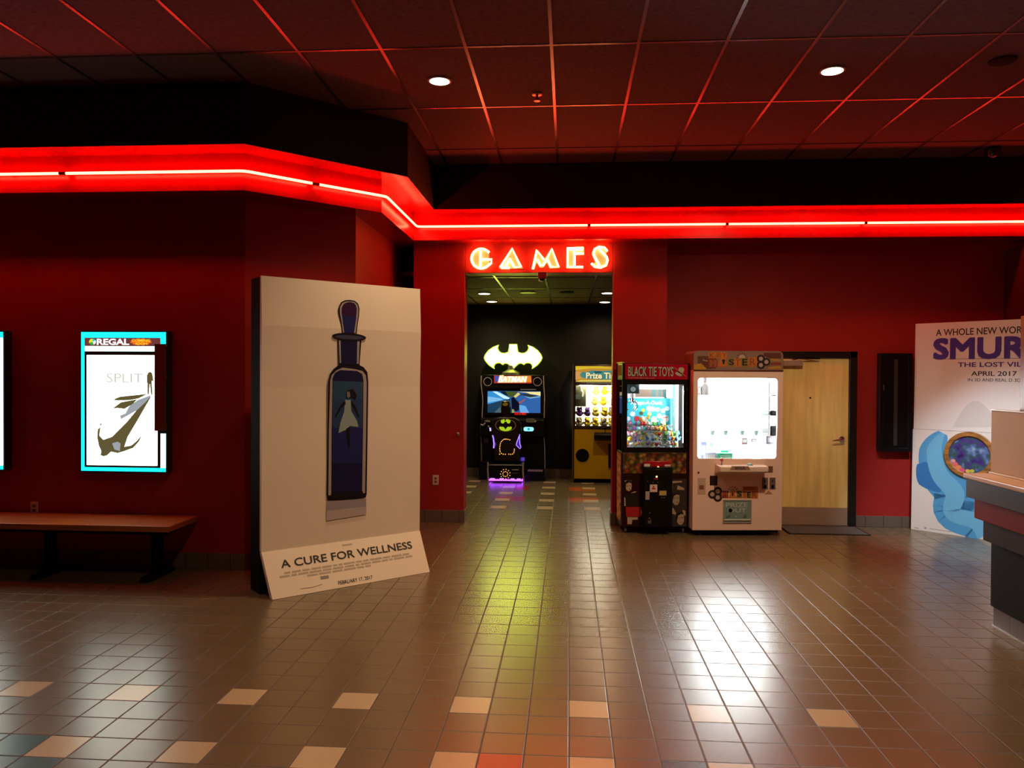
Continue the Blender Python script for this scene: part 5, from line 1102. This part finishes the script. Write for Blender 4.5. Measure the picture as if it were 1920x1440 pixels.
    mb = MB(); pd.tube(mb, [P(230, 945), P(880, 950)], .005, .005); mb.build('edge_strip', CHROME, T)
    amber = glow('amber stud light', (1, .42, .08), 1.6); n = 0
    ped = [o for o in T.children if o.name.startswith('pedestal')][0]
    for ring, cnt, rr in ((0, 9, 48), (1, 11, 92)):
        for k in range(cnt):
            q = 2*math.pi*k/cnt+.3*ring; a, b = P(540+rr*math.cos(q), 1120+rr*math.sin(q)); mb = MB(); pd.poly(mb, ellipse(a, b, .0075, .0075, 8), .0003, .004); mb.build('stud_light', amber, ped)
    mb = MB(); a, b = P(665, 1045); a2, b2 = P(800, 1030); pd.rect(mb, a, a2, b, b2, .0003, .004); mb.build('pale_bar', mat('pale bar', (.5, .6, .55), .3), ped)
    mb = MB(); a, b = P(670, 1110); a2, b2 = P(780, 1095); pd.rect(mb, a, a2, b, b2, .0003, .004); mb.build('pale_bar', mat('dim bar', (.08, .11, .10), .3), ped)
    pur = glow('purple under light', (.34, .035, 1.0), 9.0)
    MB().tube([(a0+.03, -.43, .045), (a1-.03, -.43, .045)], .012, 8).build('under_light', pur, T); MB().tube([(a0+.02, -.44, .045), (a0+.02, -.24, .045)], .012, 8).build('under_light', pur, T); MB().tube([(a1-.02, -.44, .045), (a1-.02, -.24, .045)], .012, 8).build('under_light', pur, T)
    MB().box(a0+.08, a1-.08, -.40, -.17, 0, .069).build('pedestal_foot', BLACKM, T)
    for px in (300, 465, 680, 800): a, b = P(px, 1300); MB().box(a-.03, a+.03, -.452, -.441, .06, .075).build('under_lens', glow('purple lens', (.55, .2, 1), 2.0), T)
    # seat and backrest
    sf = Face(T, (0, -.34, 0)); Zs = lambda x, y: sf.pix(895+x/10.286, 780+y/10.286); q = lambda *l: [Zs(*p) for p in l]
    back = q((390, 30), (540, 12), (700, 30), (810, 70), (850, 160), (845, 330), (825, 420), (850, 560), (830, 680), (800, 880), (330, 880), (300, 680), (290, 560), (310, 420), (262, 330), (255, 160), (290, 75))
    mb = MB(); sf.poly(mb, back, -.09, 0); seat = mb.build('seat_back', mat('black seat vinyl', (.010, .009, .009), .3), T, .02)
    MB().ext([(a0+.06, -.33, zp+.001), (a1-.06, -.33, zp+.001), (a1-.06, -.12, zp+.001), (a0+.06, -.12, zp+.001)], [(a0+.10, -.33, .62), (a1-.10, -.33, .62), (a1-.10, -.12, .58), (a0+.10, -.12, .58)]).build('seat_base', BLACK, T, .02)
    hr = [Zs(x, y) for x, y in ((345, 30), (350, -130), (360, -270), (395, -285), (520, -285), (556, -270), (562, -130), (560, 30))]
    hr = [sf.pix(939+(x)*1.0, y) for x, y in ((0, 786), (.4, 768), (1, 754), (3.5, 752), (15, 752), (17.5, 754), (18, 768), (18.5, 786))]
    mb = MB(); sf.poly(mb, hr, -.07, -.005); h = mb.build('headrest', mat('black headrest vinyl', (.008, .008, .007), .25), T, .015)
    mb = MB(); a, b = sf.pix(947.5, 758); sf.poly(mb, ellipse(a, b, .045, .028, 18), -.004, .004); mb.build('headrest_badge', mat('yellow green badge', (.40, .42, .02), .3), h)  # yellow-green reflection on the headrest, painted as a flat oval
    for x in (939.6, 956.4): mb = MB(); sf.tube(mb, [sf.pix(x, 752), sf.pix(x-.6, 764)], .004, -.004, 6); mb.build('headrest_edge', CHROME, h)
    c = Zs(545, 178); rx = Zs(740, 178)[0]-c[0]; rz = abs(Zs(545, 55)[1]-c[1])
    lime = glow('lime emblem', (.42, .66, .012), .95); edge = mat('emblem rim', (.5, .5, .3), .3, .4)
    mb = MB(); sf.hole(mb, ellipse(*c, rx*1.03, rz*1.03, 40), ellipse(*c, rx*.955, rz*.945, 40), .0003, .008); mb.build('emblem_rim', edge, seat)
    for pts in (((450, 90), (480, 72), (520, 62), (530, 95), (545, 95), (560, 62), (610, 72), (640, 90), (632, 130), (610, 145), (580, 140), (565, 110), (530, 108), (512, 140), (485, 145), (460, 132)),
                ((418, 225), (440, 200), (470, 212), (490, 205), (510, 215), (545, 262), (575, 215), (600, 205), (620, 212), (650, 202), (668, 225), (650, 262), (600, 285), (545, 292), (490, 285), (440, 262))):
        mb = MB(); sf.poly(mb, q(*pts), .0003, .005); mb.build('emblem_field', lime, seat, smooth=False)
    vio = glow('violet neon', (.32, .16, 1.0), 2.2)
    mb = MB(); sf.tube(mb, q((295, 372), (312, 440), (322, 540), (315, 620)), .010, .006); mb.build('side_light', vio, seat); mb = MB(); sf.poly(mb, q((330, 480), (365, 530), (345, 605), (310, 628), (318, 560)), .0003, .005); mb.build('side_light', glow('dim violet', (.07, .035, .35), .8), seat)
    mb = MB(); sf.tube(mb, q((815, 352), (815, 440), (822, 540), (842, 600), (822, 632), (790, 600), (748, 560), (765, 500), (810, 380)), .006, .006); mb.build('side_light', vio, seat); mb = MB(); sf.poly(mb, q((805, 420), (815, 540), (832, 600), (790, 590), (755, 555), (775, 490)), .0003, .005); mb.build('side_light', glow('dim violet', (.07, .035, .35), .8), seat)
    mb = MB(); sf.tube(mb, q((245, 225), (255, 290)), .012, .006); mb.build('side_light', glow('pale violet', (.7, .55, 1), 1.2), seat)
    loop = [(510, 450), (535, 445), (560, 447), (592, 450), (625, 460), (485, 470), (462, 495), (447, 525), (440, 560), (434, 595), (432, 628), (435, 660), (440, 690), (465, 722), (500, 735), (540, 738), (608, 735), (645, 738), (682, 732), (705, 705), (712, 672), (714, 640), (430, 735)]
    for p in loop: a, b = Zs(*p); mb = MB(); sf.poly(mb, ellipse(a, b, .0085, .0085, 8), .0003, .005); mb.build('stud_light', amber, seat)
    # big bat emblem on top
    ef = Face(T, (0, .10, 0)); Zb = lambda x, y: ef.pix(860+x/4.5, 620+y/4.5)
    half = [(492, 112), (497, 150), (503, 178), (530, 187), (556, 185), (578, 170), (588, 145), (580, 118), (630, 136), (670, 165), (697, 200), (707, 228), (697, 255), (668, 290), (638, 312), (616, 324), (620, 303), (612, 284), (594, 275), (570, 275), (548, 290), (530, 278), (508, 280), (484, 300), (459, 328)]
    pts = half+[(918-x, y) for x, y in reversed(half[:-1])]
    full = [Zb(*p) for p in pts]; ctr = Zb(459, 228)
    mb = MB(); ef.poly(mb, full, -.07, 0); em = mb.build('bat_emblem', glow('lime emblem edge', (.62, .85, .03), 1.3), T, smooth=False)
    ins = []
    N = len(full); area = sum(full[i][0]*full[(i+1) % N][1]-full[(i+1) % N][0]*full[i][1] for i in range(N))
    for i in range(N):
        p0, p1, p2 = Vector(full[i-1]), Vector(full[i]), Vector(full[(i+1) % N]); t = ((p1-p0).normalized()+(p2-p1).normalized()); t = t.normalized() if t.length > 1e-4 else (p2-p1).normalized(); nn = Vector((-t.y, t.x))*(1 if area > 0 else -1); ins.append(tuple(p1+nn*.016))
    mb = MB(); ef.poly(mb, ins, 0, .004); mb.build('emblem_face', glow('bright emblem face', (.86, 1.0, .10), 20.0), em, smooth=False)
    a, b = Zb(440, 352); MB().lathe([(.16, H-.001-b), (.15, H+.04-b), (.06, H+.09-b), (.04, H+.16-b)], (a, .12, b), 20).build('emblem_mount', mat('grey mount', (.06, .06, .045), .4), T)
ride_game()

def yellow_crane():
    X0, Y0 = .078, 12.58
    T = thing('claw_machine', 'yellow plush claw machine partly hidden by the right doorway jamb', 'claw machine', (X0, Y0, 0)); fc = Face(T)
    xx = lambda x: fc.pix(x, 800)[0]; zz = lambda y: fc.pix(1110, y)[1]; W = .90; D = .56; H = zz(684); z0 = zz(898)
    yel = mat('crane yellow laminate', (.62, .40, .008), .35); dk = mat('dark crane frame', (.03, .014, .010), .35)
    zf = zz(803); zh = zz(718); zw0, zw1 = zz(799), zz(719.5); xa = xx(1079)
    MB().box(0, W, .0, D, z0, zf).build('lower_cabinet', yel, T, .006)
    MB().box(-.012, -.0005, -.01, D, .07, H).build('side_panel', mat('side grey', (.12, .10, .09), .4), T); MB().box(W+.0005, W+.012, -.01, D, .07, H).build('side_panel', dk, T)
    MB().box(0, W, 0, D, zh, H).build('header_box', dk, T, .006)
    mb = MB(); fc.frame(mb, 0, W, zf+.001, zh-.001, xa, -.03, .004); mb.build('window_frame', dk, T, .003)
    MB().box(-.001, xa*.5, -.006, -.0005, .07, H).build('front_edge', dk, T); MB().box(0, W, -.008, -.0005, zf-.012, zf+.012).build('window_sill', dk, T, .002)
    MB().box(0, W, D-.014, D-.002, zf, zh).build('rear_panel', glow('lit rear panel', (1.0, .97, .72), 4.0), T, smooth=False)
    MB().box(.004, .012, .035, D-.02, zf, zh).build('side_pane', GLASS, T, smooth=False); MB().box(xa-.004, W-xa+.004, .010, .014, zw0, zw1).build('front_pane', GLASS, T, smooth=False)
    MB().tube([(.10, .06, zh-.03), (W-.05, .06, zh-.03)], .013, 8).build('lamp_tube', glow('warm crane tube', (1.0, .94, .68), 200.0), T)
    MB().box(.012, xx(1099), .12, .135, zz(763), zh-.001).build('chute_wall', mat('dark olive chute', (.05, .05, .025), .5), T)
    a, b = fc.pix(1084, 745); MB().box(a-.035, a+.04, .10, .119, b-.035, b+.04).build('chute_label', mat('grey blue label', (.22, .26, .26), .5), T)
    MB().tube([fc.P(*fc.pix(1090, 720), -.09), fc.P(*fc.pix(1090, 732), -.09), fc.P(*fc.pix(1093, 736), -.09), fc.P(*fc.pix(1092, 744), -.09)], .012, 8).build('claw_arm', mat('pale claw plastic', (.8, .72, .4), .3), T)
    MB().box(.013, W-.02, .03, D-.02, zf+.0005, zf+.006).build('prize_floor', mat('olive floor', (.3, .27, .1), .6), T)
    # header sign
    a0, a1 = xx(1079), W-.02; b0, b1 = fc.pix(1110, 716)[1], fc.pix(1110, 686.5)[1]; mb = MB(); fc.rect(mb, a0, a1, b0, b1, .0003, .006); hp = mb.build('header_panel', noisy(mat('lit header orange', (.4, .2, .02), .4), 3, .3), T)
    hp.data.materials[0] = glow('lit header orange', (.62, .30, .035), .85)
    P = lambda x, y: fc.pix(1065+x/9.6, 670+y/9.6)
    for pts, c in ((((135, 160), (600, 158), (800, 190), (800, 205), (400, 200), (135, 230)), (.80, .55, .03)), (((135, 250), (240, 270), (200, 330), (260, 380), (135, 400)), (.75, .36, .10)), (((220, 410), (800, 405), (800, 440), (140, 440)), (.85, .68, .12))):
        mb = MB(); fc.poly(mb, [P(*p) for p in pts], .006, .0068); mb.build('header_print', glow('lit header print', c, .85), hp, smooth=False)
    mb = MB(); fc.poly(mb, [P(215, 310), P(260, 260), P(330, 265), P(430, 235), P(600, 245), (a1-.02, P(0, 225)[1]), (a1-.02, P(0, 395)[1]), P(600, 400), P(330, 385), P(240, 355)], .006, .0078); mb.build('header_banner', glow('lit teal banner', (.06, .26, .25), .9), hp, smooth=False)
    bl = P(325, 385); pr = P(630, 275); ti = P(660, 275)
    fc.text('Prize Time', glow('header text shadow', (.02, .03, .02), .3), bl[0]+.006, bl[0]+.006+(pr[0]-bl[0])*2.05, bl[1]-.006, pr[1]-.006, .0082, parent=hp, bold=.03, name='lettering_shadow')
    fc.text('Prize Time', glow('lit cream lettering', (1.0, .80, .38), 1.0), bl[0], bl[0]+(pr[0]-bl[0])*2.05, bl[1], pr[1], .0092, parent=hp, bold=.03)
    c0, c1 = P(455, 280), P(620, 255); mb = MB(); fc.poly(mb, [(c0[0], c0[1]), (c1[0]-.03, c0[1]), (c1[0], c1[1]), (c0[0]+.03, c1[1])], .0078, .0088); mb.build('header_flourish', glow('lit dark flourish', (.02, .10, .12), .6), hp, smooth=False)
    # control shelf, speaker hole, coin door
    a0_, a1_ = xx(1114), xx(1152)+.2; z1 = zz(810); MB().ext([(a0_, -.16, z1-.10), (a1_, -.16, z1-.10), (a1_, -.0005, z1-.14), (a0_, -.0005, z1-.14)], [(a0_, -.16, z1-.03), (a1_, -.16, z1-.03), (a1_, -.0005, z1), (a0_, -.0005, z1)]).build('control_shelf', BLACK, T, .01)
    jx = xx(1134); js = MB().tube([(jx, -.09, z1-.022), (jx, -.09, z1+.06)], .008, 8).build('joystick', CHROME, T); MB().ball((jx, -.09, z1+.068), .02, 12, 8).build('joystick_ball', BLACK, T)
    c = fc.pix(1092, 854); mb = MB(); fc.poly(mb, ellipse(*c, .108, .108, 28), .0003, .004); mb.build('speaker_hole', BLACKM, T); mb = MB(); fc.hole(mb, ellipse(*c, .118, .118, 28), ellipse(*c, .109, .109, 28), .0003, .006); mb.build('speaker_ring', yel, T)
    MB().box(xx(1141), W-.12, -.02, -.0005, .25, zz(832)).build('coin_door', BLACK, T, .004)
    for px in (1093, 1130): p = fc.pix(px, 891); MB().lathe([(.008, -.0005), (.005, -.004)], (p[0], 0, p[1]), 10, 'y').build('bolt', STEEL, T)
    MB().box(.02, W-.02, .02, D-.02, .04, z0-.0005).build('plinth', BLACKM, T)
    for x in (.08, W-.08):
        for y in (.08, D-.08): MB().lathe([(.03, 0), (.03, .02), (.015, .025), (.015, .0405)], (x, y, 0), 12).build('foot', BLACK, T)
    # plush heap: rounded toys with ears, paws and a snout
    rnd = random.Random(5); meshes = {}
    def plush(kind, col, r):
        t = thing('plush_toy', '', 'plush toy', (0, 0, 0)); M = noisy(mat(kind+' plush', col, .9, 0, .1), 40, .15); sn = mat(kind+' snout', tuple(min(1, v*1.3+.05) for v in col), .9)
        mb = MB(); mb.ball((0, 0, r*.85), (r*.9, r*.75, r*.85), 14, 10); mb.ball((0, -r*.15, r*1.95), (r*.72, r*.65, r*.62), 14, 9); mb.build('body', M, t)
        for s in (-1, 1): MB().ball((s*r*.5, -.05*r, r*2.48), (r*.22, r*.14, r*.24), 8, 6).build('ear', M, t); MB().ball((s*r*.85, -r*.3, r*1.0), (r*.28, r*.3, r*.42), 8, 6).build('paw', M, t)
        MB().ball((0, -r*.75, r*1.82), (r*.28, r*.2, r*.2), 8, 6).build('snout', sn, t); return t
    kinds = [('yellow', (.80, .62, .03)), ('purple', (.13, .06, .32)), ('white', (.85, .82, .70)), ('lemon', (.85, .78, .18)), ('cream', (.75, .62, .35)), ('grey', (.26, .24, .17))]
    protos = {k: plush(k, c, .0575) for k, c in kinds}; first = dict.fromkeys(protos, True)
    spots = []
    for lv, (zoff, ys, names) in enumerate(((0, (.12, .26, .41), ['grey', 'yellow', 'yellow', 'grey', 'lemon', 'yellow']), (.172, (.17, .31, .44), ['purple', 'yellow', 'lemon', 'yellow', 'yellow', 'cream']), (.344, (.36, .47), ['white', 'yellow', 'lemon', 'yellow', 'white', 'lemon']), (.516, (.47,), ['yellow', 'yellow', 'lemon', 'yellow', 'cream', 'yellow']))):
        for jy, y in enumerate(ys):
            for ix in range(6):
                x = .09+ix*.135+(.02 if (jy+lv) % 2 else 0)
                if lv > 1 and x < .28: continue
                nm = names[(ix+jy*2) % 6]
                if x < .25 and lv == 1: nm = 'purple' if jy == 0 else 'white'
                spots.append((x, y, zf+.0065+zoff, nm))
    for x, y, z, nm in spots:
        p = protos[nm]; loc = (X0+x+rnd.uniform(-.006, .006), Y0+y+rnd.uniform(-.006, .006), z); rz = rnd.uniform(-.9, .9)
        if first[nm]: o = p; o.location = loc; o.rotation_euler = (0, 0, rz); first[nm] = False
        else: o = dup(p, loc, None, rz)
        o['label'] = 'small %s plush toy heaped behind the glass of the yellow claw machine' % nm; o['group'] = '%s plush toys in the yellow crane' % nm
    for nm, p in protos.items():
        if first[nm]:
            for c in list(p.children): bpy.data.objects.remove(c)
            bpy.data.objects.remove(p)
yellow_crane()
